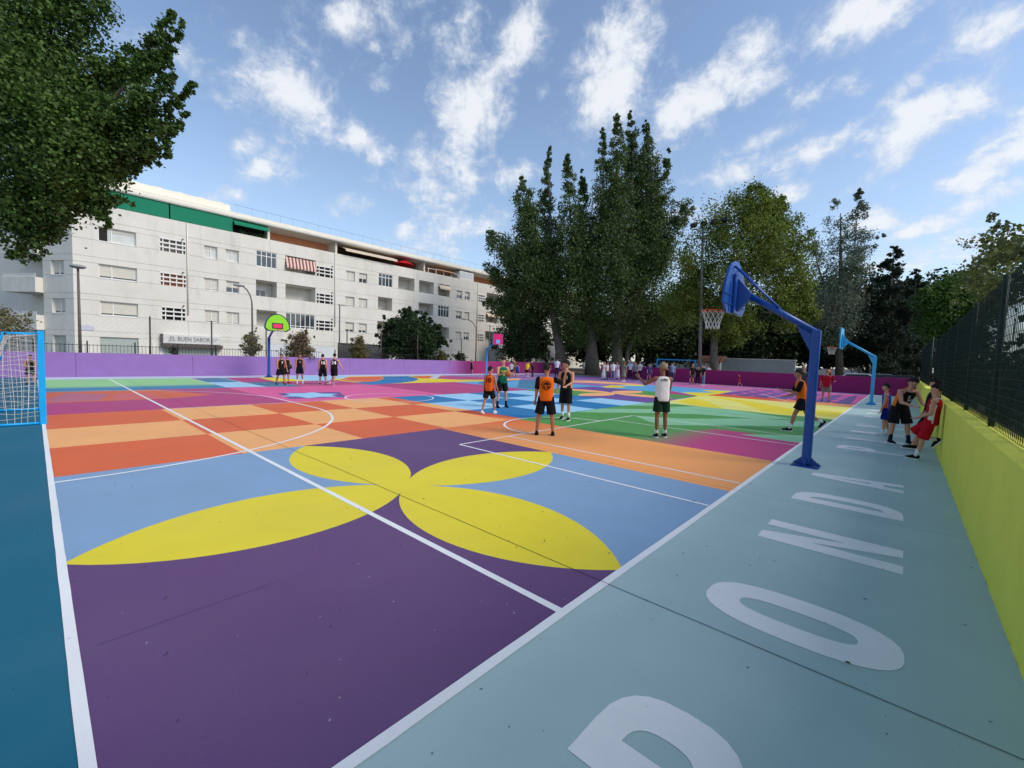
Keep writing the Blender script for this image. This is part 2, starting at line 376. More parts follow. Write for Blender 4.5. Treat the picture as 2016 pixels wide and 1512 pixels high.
# peach flower tile
c2x, c2y = -12.35, 22.4
rect(c2x, -8.68, 18.8, c2y, P_violet, 2); rect(xs[0], c2x, c2y, 26.2, P_violet, 2)
rect(xs[0], c2x, 18.8, c2y, P_grn, 2); rect(c2x, -8.68, c2y, 26.2, P_grn, 2)
for k in range(4): petal((c2x, c2y), k*math.pi/2, 3.5, P_peach, 3, .42)
pxpoly(m6, [(230, 188), (620, 270), (520, 262), (230, 236)], P_mag, 4)
rect(xs[0], -8.68, 26.2, 33.5, P_cyan, 2)
pxpoly(m6, [(410, 215), (860, 225), (660, 188), (1090, 200), (930, 236), (760, 256), (640, 270)], P_yel, 4)
pxpoly(m5, [(700, 210), (820, 192), (940, 195), (1030, 222), (760, 224)], P_yel, 4)
pxpoly(m5, [(940, 190), (1160, 178), (1290, 205), (1000, 197)], P_yel2, 4)
pxpoly(m5, [(300, 130), (560, 132), (1180, 172), (1290, 195), (700, 168), (300, 150)], P_peach, 4)
rect(-16.03, -8.7, 33.5, 41, paint('rose', (190, 110, 160)), 2)
# left half: green/teal strip, magenta block, pink block
rect(XL, -23.1, YG, 6.0, paint_fade('green_to_teal', (152, 206, 142), (60, 130, 168), (-26.1, 3), (-24.3, 3), .1), 2)
rect(-23.1, xs[0], YG, 6.0, P_mag, 2)
panel([(-23.1, YG), (-19.1, YG), (-19.1, 3.1), (-20.0, 4.7), (-23.1, 3.4)], paint('mottled_orange', (214, 104, 70)), 3)
panel([(-22.6, .8), (-20.6, .3), (-19.3, .3), (-19.4, 1.4), (-21.5, 1.9)], paint('dusty_rose', (186, 108, 128)), 4)
panel([(-21.8, 2.0), (-19.5, 1.75), (-19.4, 3.0), (-21.6, 3.0)], paint('dusty_rose2', (206, 104, 106)), 4)
rect(-23.1, xs[0], 6.0, 10.1, P_pink, 2); rect(-23.1, xs[0], 10.1, 13.0, P_pink, 2)
panel([(-19.8, 6.0), (xs[0], 6.0), (xs[0], 6.05), (-19.6, 6.05)], P_mag, 3)
rect(XL, -23.1, 6.0, 13.0, P_mag, 2)
pxpoly(m2, [(200, 104), (640, 95), (830, 146), (400, 154)], P_tealg, 3)
pxpoly(m2, [(400, 154), (830, 147), (1180, 212), (640, 220)], P_sky, 3)
pxpoly(m2, [(870, 152), (1290, 146), (1560, 188), (1640, 210), (1180, 211)], P_tealg, 3)
pxpoly(m2, [(1070, 92), (1330, 88), (1760, 134), (1290, 142)], P_yel, 4)
pxpoly(m2, [(1330, 88), (2016, 62), (2016, 128), (1760, 134)], P_sky, 4)
star = [(-18.3+(.75+(.42 if k % 2 else 0))*math.cos(k*math.pi/6)*1.15, 7.75+(.75+(.42 if k % 2 else 0))*math.sin(k*math.pi/6)) for k in range(12)]
panel([(-19.6, 6.9), (-17.2, 6.5), (-16.9, 8.6), (-19.2, 9.4)], P_violet, 3)
panel(star, P_sky, 4, 'painted_star')
rect(-23.1, xs[0], 13.0, 19.5, P_mag, 2); rect(XL, -23.1, 13.0, 24, P_yel, 2); rect(-23.1, xs[0], 19.5, 27, P_cyan, 2); rect(XL, xs[0], 27, 40.9, P_lav, 2)
pxpoly(m3, [(0, 70), (480, 62), (590, 84), (400, 110), (160, 128), (0, 130)], P_sky, 3)
pxpoly(m3, [(590, 84), (1020, 74), (1045, 100), (980, 125), (850, 150), (620, 142), (460, 118)], P_or, 4)
pxpoly(m3, [(1030, 74), (1370, 70), (1480, 95), (1505, 116), (1440, 140), (1270, 160), (850, 186), (640, 148), (850, 148), (980, 128), (1045, 105)], P_blue, 3)
pxpoly(m3, [(1400, 72), (1750, 68), (1640, 100), (1520, 98)], P_or, 3)
pxpoly(m3, [(1640, 102), (1720, 60), (1800, 60), (1750, 104)], P_pale, 4)
pxpoly(m4, [(40, 100), (120, 70), (740, 88), (740, 120), (330, 118)], P_mag, 3)
pxpoly(m4, [(600, 175), (650, 140), (1150, 122), (1400, 126), (1380, 250), (1000, 215)], P_tealg, 3)
pxpoly(m4, [(960, 150), (1160, 126), (1130, 218), (950, 208)], P_cyan, 4)
pxpoly(m4, [(940, 108), (1180, 100), (1160, 122), (950, 130)], P_peach, 4)

# white lines
def strip(pts, w, layer=9, name='white_line'):
    pts = [Vector((p[0], p[1])) for p in pts]; a = []; b = []
    if len(pts) == 2 and (pts[1]-pts[0]).length > 2:
        k = int((pts[1]-pts[0]).length/.22); pts = [pts[0].lerp(pts[1], i/k) for i in range(k+1)]
    for i, p in enumerate(pts):
        d = (pts[min(i+1, len(pts)-1)]-pts[max(i-1, 0)]).normalized(); n = Vector((-d.y, d.x))*w/2
        a.append(p+n*(1+RNG.uniform(-.05, .05))); b.append(p-n*(1+RNG.uniform(-.05, .05)))
    n = len(pts); me = bpy.data.meshes.new(name)
    me.from_pydata([(p.x, p.y, LZ*layer+len(court.children)*1e-6) for p in a+b], [], [(n+i, n+i+1, i+1, i) for i in range(n-1)])
    me.update(); return link(name, me, P_white, court)
def arc(cx_, cy_, r_, a0, a1, n=40): return [(cx_+r_*math.cos(a0+(a1-a0)*i/n), cy_+r_*math.sin(a0+(a1-a0)*i/n)) for i in range(n+1)]
strip([(XL, YG), (XB, YG)], .058, 10)
strip([(XB, -23.8), (XB, YP-.3)], .072, 11)
strip([(XL, YG), (XL, YP-1)], .06, 11)
strip([(XL, 2.62), (XB-.03, 2.62)], .068)
strip([(XL, 17.4), (XB-.05, 17.4)], .03); strip([(XL, 22.6), (-16.2, 22.6)], .04); strip([(-6.9, 32.5), (-4.6, 27.4)], .07)
for s, x0, xf in ((1, XB-.05, -6.87), (-1, XL+.05, -25.4)):
    for yc, w in ((9.97, .05), (30.0, .04)):
        if s == 1 and yc > 20: continue
        strip([(x0, yc-3.95), (xf, yc-3.95), (xf, yc-3.93)], w); strip([(xf, yc-3.95), (xf, yc+3.95)], w, 10); strip([(x0, yc+3.95), (xf, yc+3.95)], w)
        strip([(x0, yc-2.42), (xf, yc-2.42)], w); strip([(x0, yc+2.35), (xf, yc+2.35)], w)
        strip(arc(xf, yc, 1.76, math.pi/2, math.pi*1.5) if s == 1 else arc(xf, yc, 1.76, -math.pi/2, math.pi/2), w+.01, 11)
strip(arc(-14.37, YG, 6.05, 0, math.pi/2)+[(-17.4, YG+6.05)]+arc(-17.4, YG, 6.05, math.pi/2, math.pi), .065, 12)
strip(arc(-15.95, 10.05, 1.78, 0, 2*math.pi, 56), .06, 12)
strip([(xs[0], 2.62), (xs[0], 10)], .05, 10)

# painted words on the apron, read from the yellow wall
def se(w_, h_, cu, cv, n=30, e=2.6):
    out = []
    for i in range(n):
        a = 2*math.pi*i/n; c_, s_ = math.cos(a), math.sin(a)
        out.append((cu+w_/2*math.copysign(abs(c_)**(2/e), c_), cv+h_/2*math.copysign(abs(s_)**(2/e), s_)))
    return out
def half(w_, h_, u0, vc, n=12, e=2.6):      # right half bowl from (u0, top) to (u0, bottom)
    out = []
    for i in range(n+1):
        a = math.pi/2-math.pi*i/n; c_, s_ = max(0, math.cos(a)), math.sin(a)
        out.append((u0+w_*c_**(2/e), vc+h_/2*math.copysign(abs(s_)**(2/e), s_)))
    return out
GL = {
 'O': ([se(.70, 1.02, .35, .5)], [se(.24, .62, .35, .5)]),
 'D': ([[(0, 0), (0, 1)]+half(.42, 1, .24, .5)], [half(.17, .68, .24, .5)]),
 'N': ([[(0, 0), (0, 1), (.24, 1), (.49, .38), (.49, 1), (.72, 1), (.72, 0), (.48, 0), (.23, .62), (.23, 0)]], []),
 'A': ([[(0, 0), (.2, 1), (.46, 1), (.66, 0), (.44, 0), (.40, .2), (.26, .2), (.22, 0)]], [[(.28, .34), (.33, .78), (.38, .34)]]),
 'R': ([[(0, 0), (0, 1)]+half(.38, .58, .26, .71)+[(.42, .46), (.68, 0), (.44, 0), (.26, .38), (.23, .38), (.23, 0)]], [half(.16, .28, .23, .72)]),
 'P': ([[(0, 0), (0, 1)]+half(.38, .60, .24, .70)+[(.22, .40), (.22, 0)]], [half(.16, .30, .22, .70)]),
 'L': ([[(0, 0), (0, 1), (.2, 1), (.2, .19), (.52, .19), (.52, 0)]], []),
 'Y': ([[(.24, 0), (.24, .38), (0, 1), (.22, 1), (.345, .6), (.47, 1), (.69, 1), (.45, .38), (.45, 0)]], []),
 'G': ([se(.68, 1.02, .34, .5)], [se(.22, .60, .34, .5)]),
 'U': ([[(0, 1), (.21, 1), (.21, .3), (.33, .17), (.45, .3), (.45, 1), (.66, 1), (.66, .25), (.5, .02), (.16, .02), (0, .25)]], []),
}
P_letter = paint('letter_white', (240, 241, 239))
for ch, y0 in (('R', 1.70), ('O', 3.45), ('N', 5.38), ('D', 7.30), ('A', 8.95), ('P', 12.84), ('L', 14.80), ('A', 16.38), ('Y', 18.26), ('G', 22.0), ('R', 23.9), ('O', 25.75), ('U', 27.6), ('N', 29.5), ('D', 31.5)):
    outer, holes = GL[ch]
    mp_ = lambda l: [(0.12-v*1.21, y0+u) for u, v in l]
    panel(mp_(outer[0]), P_letter, 6, 'painted_letter', [mp_(h_) for h_ in holes])
# expansion joints: thin dark grooves in the slab
P_joint = mat('joint', (40, 44, 48), .9)
def wob_line(x0, x1, y0, w, n=60, amp=.012):
    r_ = random.Random(int(abs(y0)*100)); pts = []
    y = 0
    for i in range(n+1):
        y = y*.8+r_.uniform(-amp, amp)*.4
        pts.append((x0+(x1-x0)*i/n, y0+y))
    o = strip(pts, w, 13, 'expansion_joint'); o.data.materials.clear(); o.data.materials.append(P_joint)
for y0, w in ((3.24, .0065), (7.1, .004), (12.95, .005), (18, .006)): wob_line(-31, XW-.01, y0, w)
for x0, y0, y1 in ((-5.0, .4, 6.5),):
    o = strip([gnd(187, 1273), gnd(370, 1208), gnd(556, 1142)], .0025, 13, 'expansion_joint'); o.data.materials.clear(); o.data.materials.append(P_joint)

# ------------------------------------------------------------------ boundary walls
WH = 1.30
def plaster(name, c): return mat(name, c, .85, .06, 1.5, .5, 45, .2, speck=.15)
m_pw = plaster('purple_plaster', (142, 108, 170))
def fade_y(m, cb_, y0, y1, axis='Y'):
    t = m.node_tree; N = t.nodes; geo = N.new('ShaderNodeNewGeometry'); sp = N.new('ShaderNodeSeparateXYZ'); t.links.new(geo.outputs['Position'], sp.inputs[0])
    rp = N.new('ShaderNodeMapRange'); rp.interpolation_type = 'SMOOTHSTEP'; rp.inputs['From Min'].default_value = y0; rp.inputs['From Max'].default_value = y1
    t.links.new(sp.outputs[axis], rp.inputs['Value'])
    b = N['Principled BSDF']; old = b.inputs['Base Color'].links[0].from_socket
    mx_ = N.new('ShaderNodeMix'); mx_.data_type = 'RGBA'; t.links.new(rp.outputs[0], mx_.inputs['Factor']); t.links.new(old, mx_.inputs['A']); mx_.inputs['B'].default_value = (*lin(cb_), 1)
    t.links.new(mx_.outputs['Result'], b.inputs['Base Color'])
fade_y(m_pw, (148, 48, 102), 25.5, 30.5)
def wall_run(name, x0, x1, y0, y1, h, m, label, along, seg=5.0, cap=.0):
    """rendered wall in bays with fine vertical joints between them"""
    root = empty(name, ((x0+x1)/2, (y0+y1)/2, 0), 0, label, 'wall'); ox, oy = (x0+x1)/2, (y0+y1)/2
    a0, a1 = (y0, y1) if along == 'Y' else (x0, x1); n = max(1, round((a1-a0)/seg))
    for i in range(n):
        s0 = a0+(a1-a0)*i/n+.004; s1 = a0+(a1-a0)*(i+1)/n-.004
        b = MB()
        if along == 'Y': b.box(x0-ox, x1-ox, s0-oy, s1-oy, -.02, h)
        else: b.box(s0-ox, s1-ox, y0-oy, y1-oy, -.02, h)
        b.build('wall_bay', m, root, bevel=.012)
    return root
wall_run('purple_wall', XPW-.3, XPW, -24, YP+.3, WH, m_pw, 'long low purple wall in front of the white apartment block, turning magenta at its far end', 'Y')
m_pk = plaster('pink_plaster', (142, 42, 98))
GX0, GX1 = -29.3, -24.8           # way in from the park
wall_run('pink_wall', XPW+.01, GX0, YP, YP+.3, WH, m_pk, 'short magenta wall left of the park entrance', 'X')
wall_run('pink_wall', GX1, XW+.45, YP, YP+.3, WH, m_pk, 'long magenta wall at the far end of the court under the trees', 'X')
m_yw = plaster('yellow_plaster', (224, 226, 92))
def grime(m):
    t = m.node_tree; N = t.nodes; b = N['Principled BSDF']; geo = N.new('ShaderNodeNewGeometry'); sp = N.new('ShaderNodeSeparateXYZ'); t.links.new(geo.outputs['Position'], sp.inputs[0])
    n = N.new('ShaderNodeTexNoise'); n.inputs['Scale'].default_value = 5; n.inputs['Detail'].default_value = 9; n.inputs['Roughness'].default_value = .7; t.links.new(geo.outputs['Position'], n.inputs['Vector'])
    ma = N.new('ShaderNodeMath'); ma.operation = 'MULTIPLY_ADD'; t.links.new(n.outputs['Fac'], ma.inputs[0]); ma.inputs[1].default_value = .22; t.links.new(sp.outputs['Z'], ma.inputs[2])
    r_ = N.new('ShaderNodeMapRange'); r_.inputs['From Min'].default_value = .115; r_.inputs['From Max'].default_value = .09; r_.inputs['To Max'].default_value = .8; t.links.new(ma.outputs[0], r_.inputs['Value'])
    mx_ = N.new('ShaderNodeMix'); mx_.data_type = 'RGBA'; t.links.new(r_.outputs[0], mx_.inputs['Factor']); t.links.new(b.inputs['Base Color'].links[0].from_socket, mx_.inputs['A']); mx_.inputs['B'].default_value = (*lin((92, 96, 84)), 1); t.links.new(mx_.outputs['Result'], b.inputs['Base Color'])
for m_ in (m_yw, m_pk, m_pw): grime(m_)
wall_run('yellow_wall', XW, XW+.32, -14, YP-.02, 1.22, m_yw, 'lime yellow wall along the right side below the netting fence', 'Y')

# ------------------------------------------------------------------ apartment block
def text_mesh(txt, size, extrude=.01, bold=0.0, font_w=1.0):
    cu = bpy.data.curves.new('txt', 'FONT'); cu.body = txt; cu.size = size; cu.extrude = extrude; cu.offset = bold; cu.align_x = 'CENTER'; cu.align_y = 'CENTER'; cu.resolution_u = 3
    ob = bpy.data.objects.new('txt', cu); COL.objects.link(ob); bpy.context.view_layer.update()
    me = bpy.data.meshes.new_from_object(ob.evaluated_get(bpy.context.evaluated_depsgraph_get()))
    bpy.data.objects.remove(ob); bpy.data.curves.remove(cu); me.materials.clear(); return me
def stains(m):
    t = m.node_tree; N = t.nodes; b = N['Principled BSDF']; geo = N.new('ShaderNodeNewGeometry')
    for sc, lo, hi, f, col in (((.9, .9, .22), .54, .74, .34, (160, 156, 146)), ((2.6, 2.6, .12), .58, .76, .26, (140, 136, 126)), ((.35, .35, .5), .5, .7, .22, (182, 178, 166))):
        mp = N.new('ShaderNodeMapping'); mp.inputs['Scale'].default_value = sc; t.links.new(geo.outputs['Position'], mp.inputs['Vector'])
        n = N.new('ShaderNodeTexNoise'); n.inputs['Scale'].default_value = 1; n.inputs['Detail'].default_value = 8; n.inputs['Roughness'].default_value = .65; t.links.new(mp.outputs[0], n.inputs['Vector'])
        r_ = N.new('ShaderNodeMapRange'); r_.inputs['From Min'].default_value = lo; r_.inputs['From Max'].default_value = hi; r_.inputs['To Max'].default_value = f; t.links.new(n.outputs['Fac'], r_.inputs['Value'])
        mx_ = N.new('ShaderNodeMix'); mx_.data_type = 'RGBA'; t.links.new(r_.outputs[0], mx_.inputs['Factor']); t.links.new(b.inputs['Base Color'].links[0].from_socket, mx_.inputs['A']); mx_.inputs['B'].default_value = (*lin(col), 1); t.links.new(mx_.outputs['Result'], b.inputs['Base Color'])
M_ren = mat('white_render', (214, 210, 200), .9, 0, .45, .25, 30, .15, c2=(222, 219, 210))
stains(M_ren)
M_ren2 = mat('fresh_white_render', (206, 210, 214), .9, .03, .8, .2, 30, .15)
M_frame = mat('white_frame', (225, 224, 220), .5, .04, 5); M_dark = mat('dark_interior', (34, 33, 34), .8)
M_glass = mat('window_glass', (58, 66, 74), .08, spec=.8); M_pglass = mat('curtained_glass', (196, 198, 194), .15, .12, 2.5, spec=.6); M_shut = mat('roller_blind', (206, 202, 190), .7, .05, 4); M_curt = mat('curtain_or_dark_backing', (228, 228, 224), .9, .05, 6)
M_peach = mat('peach_wall', (214, 150, 112), .9, .06, 2); M_grawn = mat('green_awning', (20, 122, 92), .8, .05, 3); M_beige = mat('beige_awning', (214, 198, 176), .85, .06, 4)
M_red = mat('red_cloth', (190, 22, 30), .8, .06, 4); M_metal = mat('grey_metal', (110, 110, 112), .5, .1, 8, metal=.6); M_black = mat('black_metal', (28, 28, 30), .5)
M_steel = mat('shutter_steel', (168, 176, 170), .5, .08, 3, metal=.3); M_dgrey = mat('anthracite', (50, 53, 58), .6, .06, 3)
# awning stripes
M_strp = mat('striped_awning', (206, 160, 150), .85)
t_ = M_strp.node_tree; g_ = t_.nodes.new('ShaderNodeNewGeometry'); wv = t_.nodes.new('ShaderNodeTexWave'); wv.bands_direction = 'Y'; wv.inputs['Scale'].default_value = .9
t_.links.new(g_.outputs['Position'], wv.inputs['Vector']); cr = t_.nodes.new('ShaderNodeMapRange'); cr.inputs['From Min'].default_value = .45; cr.inputs['From Max'].default_value = .55
t_.links.new(wv.outputs['Fac'], cr.inputs['Value']); mxx = t_.nodes.new('ShaderNodeMix'); mxx.data_type = 'RGBA'; mxx.inputs['A'].default_value = (*lin((222, 190, 178)), 1); mxx.inputs['B'].default_value = (*lin((120, 78, 74)), 1)
t_.links.new(cr.outputs[0], mxx.inputs['Factor']); t_.links.new(mxx.outputs['Result'], t_.nodes['Principled BSDF'].inputs['Base Color'])

XF = -48.0
bld = empty('apartment_building', (XF, 2.2, 0), 0, 'long white four storey apartment block with terraces and awnings behind the purple wall', 'building')
FM = Matrix.Translation((0, -2.2, 0)) @ Matrix(((0, -1, 0, 0), (1, 0, 0, 0), (0, 0, 1, 0), (0, 0, 0, 1)))   # local: x along facade (=world Y), y inward, z up
def fac(b, name, m, parent=None, mt=FM):
    """link a mesh made in facade coordinates"""
    o = link(name, b.mesh(name), m, parent or bld)
    if parent is None: o.matrix_local = mt
    return o
BANDS = [(0, 2.32), (2.32, 2.76), (2.76, 4.07), (4.07, 5.19), (5.19, 5.66), (5.66, 7.03), (7.03, 8.12), (8.12, 8.6), (8.6, 9.93), (9.93, 11.05), (11.05, 11.5), (11.5, 12.75)]
ROW = {1: (3, 4), 2: (6, 7), 3: (9, 10)}        # window band, lintel band of each floor
def yy(px, row):
    py = {1: 640, 2: 600, 3: 545}[row]
    # facade position of a photographed column (row height changes little sideways)
    z = {1: 4.6, 2: 7.6, 3: 10.5}[row]
    lo, hi = 300, 760
    for _ in range(30):
        mid = (lo+hi)/2
        if onX(px, mid, XF).z > z: lo = mid
        else: hi = mid
    return onX(px, lo, XF).y
OPEN = []     # (row, s0, s1, type)
for row, lst in {3: [(193, 268, 'wo'), (314, 366, 'v'), (402, 428, 'wc'), (444, 470, 'wc'), (504, 545, 'g'), (562, 621, 'La'), (623, 656, 'vd'), (682, 699, 'w'), (707, 723, 'wh'), (745, 773, 'g2'), (784, 816, 'L'), (825, 854, 'L'), (863, 885, 'Lb'), (899, 910, 'wh'), (915, 925, 'wh'), (941, 955, 'v'), (958, 980, 'L'), (985, 1003, 'L')],
                 2: [(194, 270, 'ws'), (315, 367, 'vb'), (402, 430, 'w'), (445, 471, 'wh'), (504, 545, 'Lw'), (562, 621, 'L'), (623, 656, 'vd'), (680, 698, 'w'), (706, 723, 'w'), (744, 772, 'L'), (824, 853, 'Lw'), (862, 884, 'g2'), (898, 909, 'wh'), (914, 924, 'w'), (940, 954, 'v'), (957, 980, 'Lb'), (985, 1000, 'Lb'), (1010, 1018, 'w'), (1022, 1030, 'w')],
                 1: [(197, 272, 'ws'), (318, 366, 'vd'), (403, 431, 'w'), (446, 471, 'w'), (505, 545, 'L'), (562, 620, 'g3'), (622, 656, 'vd'), (680, 697, 'ww'), (706, 722, 'ww'), (743, 771, 'L'), (864, 884, 'L'), (897, 908, 'w'), (913, 923, 'wh'), (939, 953, 'v'), (955, 980, 'L')]}.items():
    for a, b, ty in lst: OPEN.append((row, yy(a, row), yy(b, row), ty))
GROUND_OPEN = [(onX(197, 680, XF).y, onX(273, 680, XF).y, 'shut'), (onX(322, 690, XF).y, onX(428, 690, XF).y, 'shop'), (23.3, 29.5, 'dark')]
S0, S1 = 2.2, 74.0
def cut(s0, s1, holes):
    out = []; a = s0
    for h0, h1 in sorted(holes):
        if h1 <= a or h0 >= s1: continue
        if h0 > a: out.append((a, h0))
        a = max(a, h1)
    if a < s1: out.append((a, s1))
    return out
CUTS = [9.45, 16.2, 22.95, 33.4, 44.8, 56]
for bi, (z0, z1) in enumerate(BANDS):
    holes = []
    for row, a, b, ty in OPEN:
        wb, lb = ROW[row]
        if bi == wb or (bi == lb and ty[0] in 'Lg'): holes.append((a, b))
    if bi == 0: holes += [(a, b) for a, b, _ in GROUND_OPEN]
    if bi == 1: holes += [(23.3, 29.5)]
    segs = []
    for a, b in cut(S0, S1, holes):
        cs = [c for c in CUTS if a+.3 < c < b-.3]
        ed = [a]+cs+[b]
        segs += [(ed[i], ed[i+1]) for i in range(len(ed)-1)]
    for a, b in segs:
        # outer face is proud, fine recessed joints between the cast bands
        i0 = .012 if any(abs(a-c) < 1e-6 for c in CUTS) else 0; i1 = .012 if any(abs(b-c) < 1e-6 for c in CUTS) else 0
        m_ = M_ren2 if (bi == 0 and 12 < a < 22.9) else M_ren
        fac(MB().box(a+i0, b-i1, 0, .035, z0+.014, z1-.014).box(a, b, .0352, .34, z0, z1), 'wall_panel', m_)
def window(a, b, z0, z1, ty, par=None, mt=FM, dep=.16):
    fr = MB(); w = .06
    fr.box(a, b, dep, dep+.08, z0, z0+w).box(a, b, dep, dep+.08, z1-w, z1).box(a, a+w, dep, dep+.08, z0+w, z1-w).box(b-w, b, dep, dep+.08, z0+w, z1-w)
    wide = b-a > 1.9
    mul = [a+(b-a)*.34] if wide else [(a+b)/2]
    for q in mul: fr.box(q-w/2, q+w/2, dep-.004, dep+.078, z0+w, z1-w)
    fr.box(a-.03, b+.03, -.03, dep, z0-.05, z0-.004)
    o = fac(fr, 'window', M_frame, None, mt)
    fac(MB().box(a+w, b-w, dep+.05, dep+.07, z0+w, z1-w), 'pane', M_pglass if ty in ('wc', 'wo') else M_glass, o)
    fac(MB().box(a, b, dep+.081, dep+.12, z0, z1), 'curtain_or_dark_backing', M_curt if ty in ('wc', 'wo') else M_dark, o)  # windows without curtains get a dark sheet standing in for the unlit room
    drop = {'w': .94, 'wh': .55, 'ws': .88, 'wc': .18, 'wo': .22, 'ww': .75}[ty]
    zb = z1-w-(z1-z0-2*w)*drop
    sh = MB(); nsl = max(2, int((z1-zb)/.09))
    for k in range(nsl):
        za = z1-w-(z1-w-zb)*(k+1)/nsl; zc_ = z1-w-(z1-w-zb)*k/nsl
        sh.box(a+w, b-w, dep+.015+.004*(k % 2), dep+.045, za+.004, zc_)
    fac(sh, 'roller_blind', M_shut, o)
    if ty == 'wo': fac(MB().box(a+.06, a+.55, dep-.01, dep+.012, z0+w, z1-w), 'dark_opening', M_dark, o)  # dark sheet, gloom of the room put into colour over the open half
    return o
def vent(a, b, z0, z1, ty):
    v = MB(); n = 3; h = z1-z0
    for k in range(3):
        zc_ = z0+h*(.06+k*.33); v.box(a, b, -.012, .03, zc_+h*.2, zc_+h*.31)
    for k in range(4 if ty != 'vd' else 3):
        q = a+(b-a)*(k+.5)/(4 if ty != 'vd' else 3); v.box(q-.04, q+.04, .03, .08, z0, z1)
    v.box(a, a+.05, .03, .09, z0, z1).box(b-.05, b, .03, .09, z0, z1)
    o = fac(v, 'vent_grille', M_frame)
    fac(MB().box(a, b, .2, .23, z0, z1), 'backing', M_dark if ty == 'vd' else (mat('terracotta', (150, 96, 74), .9, .1, 3) if ty == 'vb' else mat('grey_block', (130, 122, 112), .9, .1, 3)), o)
def loggia(a, b, z0, z1, ty):
    d = 1.5; L = MB()
    L.box(a-.08, a, .34, d, z0-.9, z1).box(b, b+.08, .34, d, z0-.9, z1).box(a-.08, b+.08, d, d+.1, z0-.9, z1+.1).box(a, b, .34, d, z1+.002, z1+.1).box(a, b, .34, d, z0-1.0, z0-.9)
    o = fac(L, 'loggia', M_ren)
    wd = min(1.6, (b-a)*.6); s = a+(b-a)*.12
    fac(MB().box(s, s+wd, d-.06, d-.002, z0-.88, z1-.38), 'balcony_door', M_frame, o)
    if ty == 'Lw':
        fac(MB().box(s+.08, s+wd*.48, d-.075, d-.061, z0-.8, z1-.75).box(s+wd*.54, s+wd-.08, d-.075, d-.061, z0-.8, z1-.75), 'pane', M_glass, o)
    else: fac(MB().box(s+.07, s+wd-.07, d-.075, d-.061, z0-.8, z1-.45), 'roller_blind', M_shut, o)
    if ty == 'La':
        aw = MB(); n = 14
        for k in range(n):
            s0_ = a+(b-a)*k/n; s1_ = a+(b-a)*(k+1)/n
            aw.add([(s0_, .02, z1-.03), (s1_, .02, z1-.03), (s1_, -.32, z1-1.0), (s0_, -.32, z1-1.0), (s1_, -.32, z1-1.16-.03*(k % 2)), (s0_, -.32, z1-1.16-.03*((k+1) % 2))], [(0, 1, 2, 3), (3, 2, 4, 5)])
        fac(aw, 'awning', M_strp, o)
    if ty == 'Lb':
        fac(MB().add([(a, .0, z1-.02), (b, .0, z1-.02), (b, -.45, z1-.5), (a, -.45, z1-.5), (b, -.45, z1-.66), (a, -.45, z1-.66)], [(0, 1, 2, 3), (3, 2, 4, 5)]), 'awning', M_beige, o)
def glazed(a, b, z0, z1, ty):
    f = MB(); w = .07; f.box(a, b, .05, .13, z0, z0+w).box(a, b, .05, .13, z1-w, z1)
    n = {'g': 4, 'g2': 4, 'g3': 6}[ty]
    for k in range(n+1):
        q = a+w/2+(b-a-w)*k/n; f.box(q-w/2, q+w/2, .046, .134, z0+w, z1-w)
    zt = z0+(z1-z0)*(.70 if ty != 'g3' else .16); f.box(a, b, .048, .128, zt-w/2, zt+w/2)
    o = fac(f, 'glazed_balcony', M_frame)
    for k in range(n):
        q0 = a+w+(b-a-w)*k/n; q1 = a+(b-a-w)*(k+1)/n
        fac(MB().box(q0, q1, .08, .095, z0+w, zt-w/2).box(q0, q1, .08, .095, zt+w/2, z1-w), 'pane', M_glass, o)
    fac(MB().box(a, b, .3, .33, z0, z1), 'curtain_or_dark_backing', mat('dim_interior', (110, 108, 104), .9, .4, 1.2), o)  # dim coloured sheet stands in for the unlit balcony interior
for row, a, b, ty in OPEN:
    wb, lb = ROW[row]; z0 = BANDS[wb][0]; z1 = BANDS[wb][1]; z2 = BANDS[lb][1]
    if ty[0] == 'w': window(a, b, z0, z1, ty)
    elif ty[0] == 'v': vent(a, b, z0, z1, ty)
    elif ty[0] == 'L': loggia(a, b, z0, z2-.1, ty)
    else: glazed(a, b, z0, z2, ty)
for a, b, ty in GROUND_OPEN:
    sh = MB(); zt = 2.32 if ty != 'dark' else 2.76
    m_ = M_dgrey if ty == 'dark' else M_steel
    n = 18
    for k in range(n): sh.box(a, b, .14+.012*(k % 2), .2, zt*k/n+.004, zt*(k+1)/n)
    fac(sh, 'roller_shutter', m_)
# shop sign with its canopy
sa, sb = onX(320, 668, XF).y, onX(433, 668, XF).y
sg = fac(MB().box(sa, sb, -.32, -.005, 2.02, 2.78), 'shop_sign', mat('sign_face', (206, 207, 204), .5, .03, 3))
fac(MB().box(sa-.14, sa-.002, -.34, -.005, 1.75, 2.82).box(sa-.1, sb+.12, -.42, -.005, 1.62, 1.98).box(sa-.1, sb+.14, -.45, -.42, 1.80, 1.87), 'sign_canopy', mat('sign_brown', (84, 74, 70), .6), sg)
tm = text_mesh('¡EL BUEN SABOR', .50, .008); to = link('sign_lettering', tm, mat('sign_text', (112, 112, 108), .6), sg)
to.matrix_local = Matrix.Translation(((sa+sb)/2-.25, -.33, 2.40)) @ Matrix.Rotation(R(90), 4, 'X') @ Matrix.Diagonal((.82, 1.15, 1, 1))
cup = MB().tube([(sb-.55+.17*math.cos(a), -.335, 2.47-.2*max(0, math.sin(a))) for a in [math.pi*k/10 for k in range(11)]], .014, 5).tube([(sb-.78, -.335, 2.58), (sb-.62, -.335, 2.46), (sb-.4, -.335, 2.5), (sb-.25, -.335, 2.6)], .012, 5)
fac(cup, 'sign_cup_drawing', mat('sign_text', (112, 112, 108)), sg)
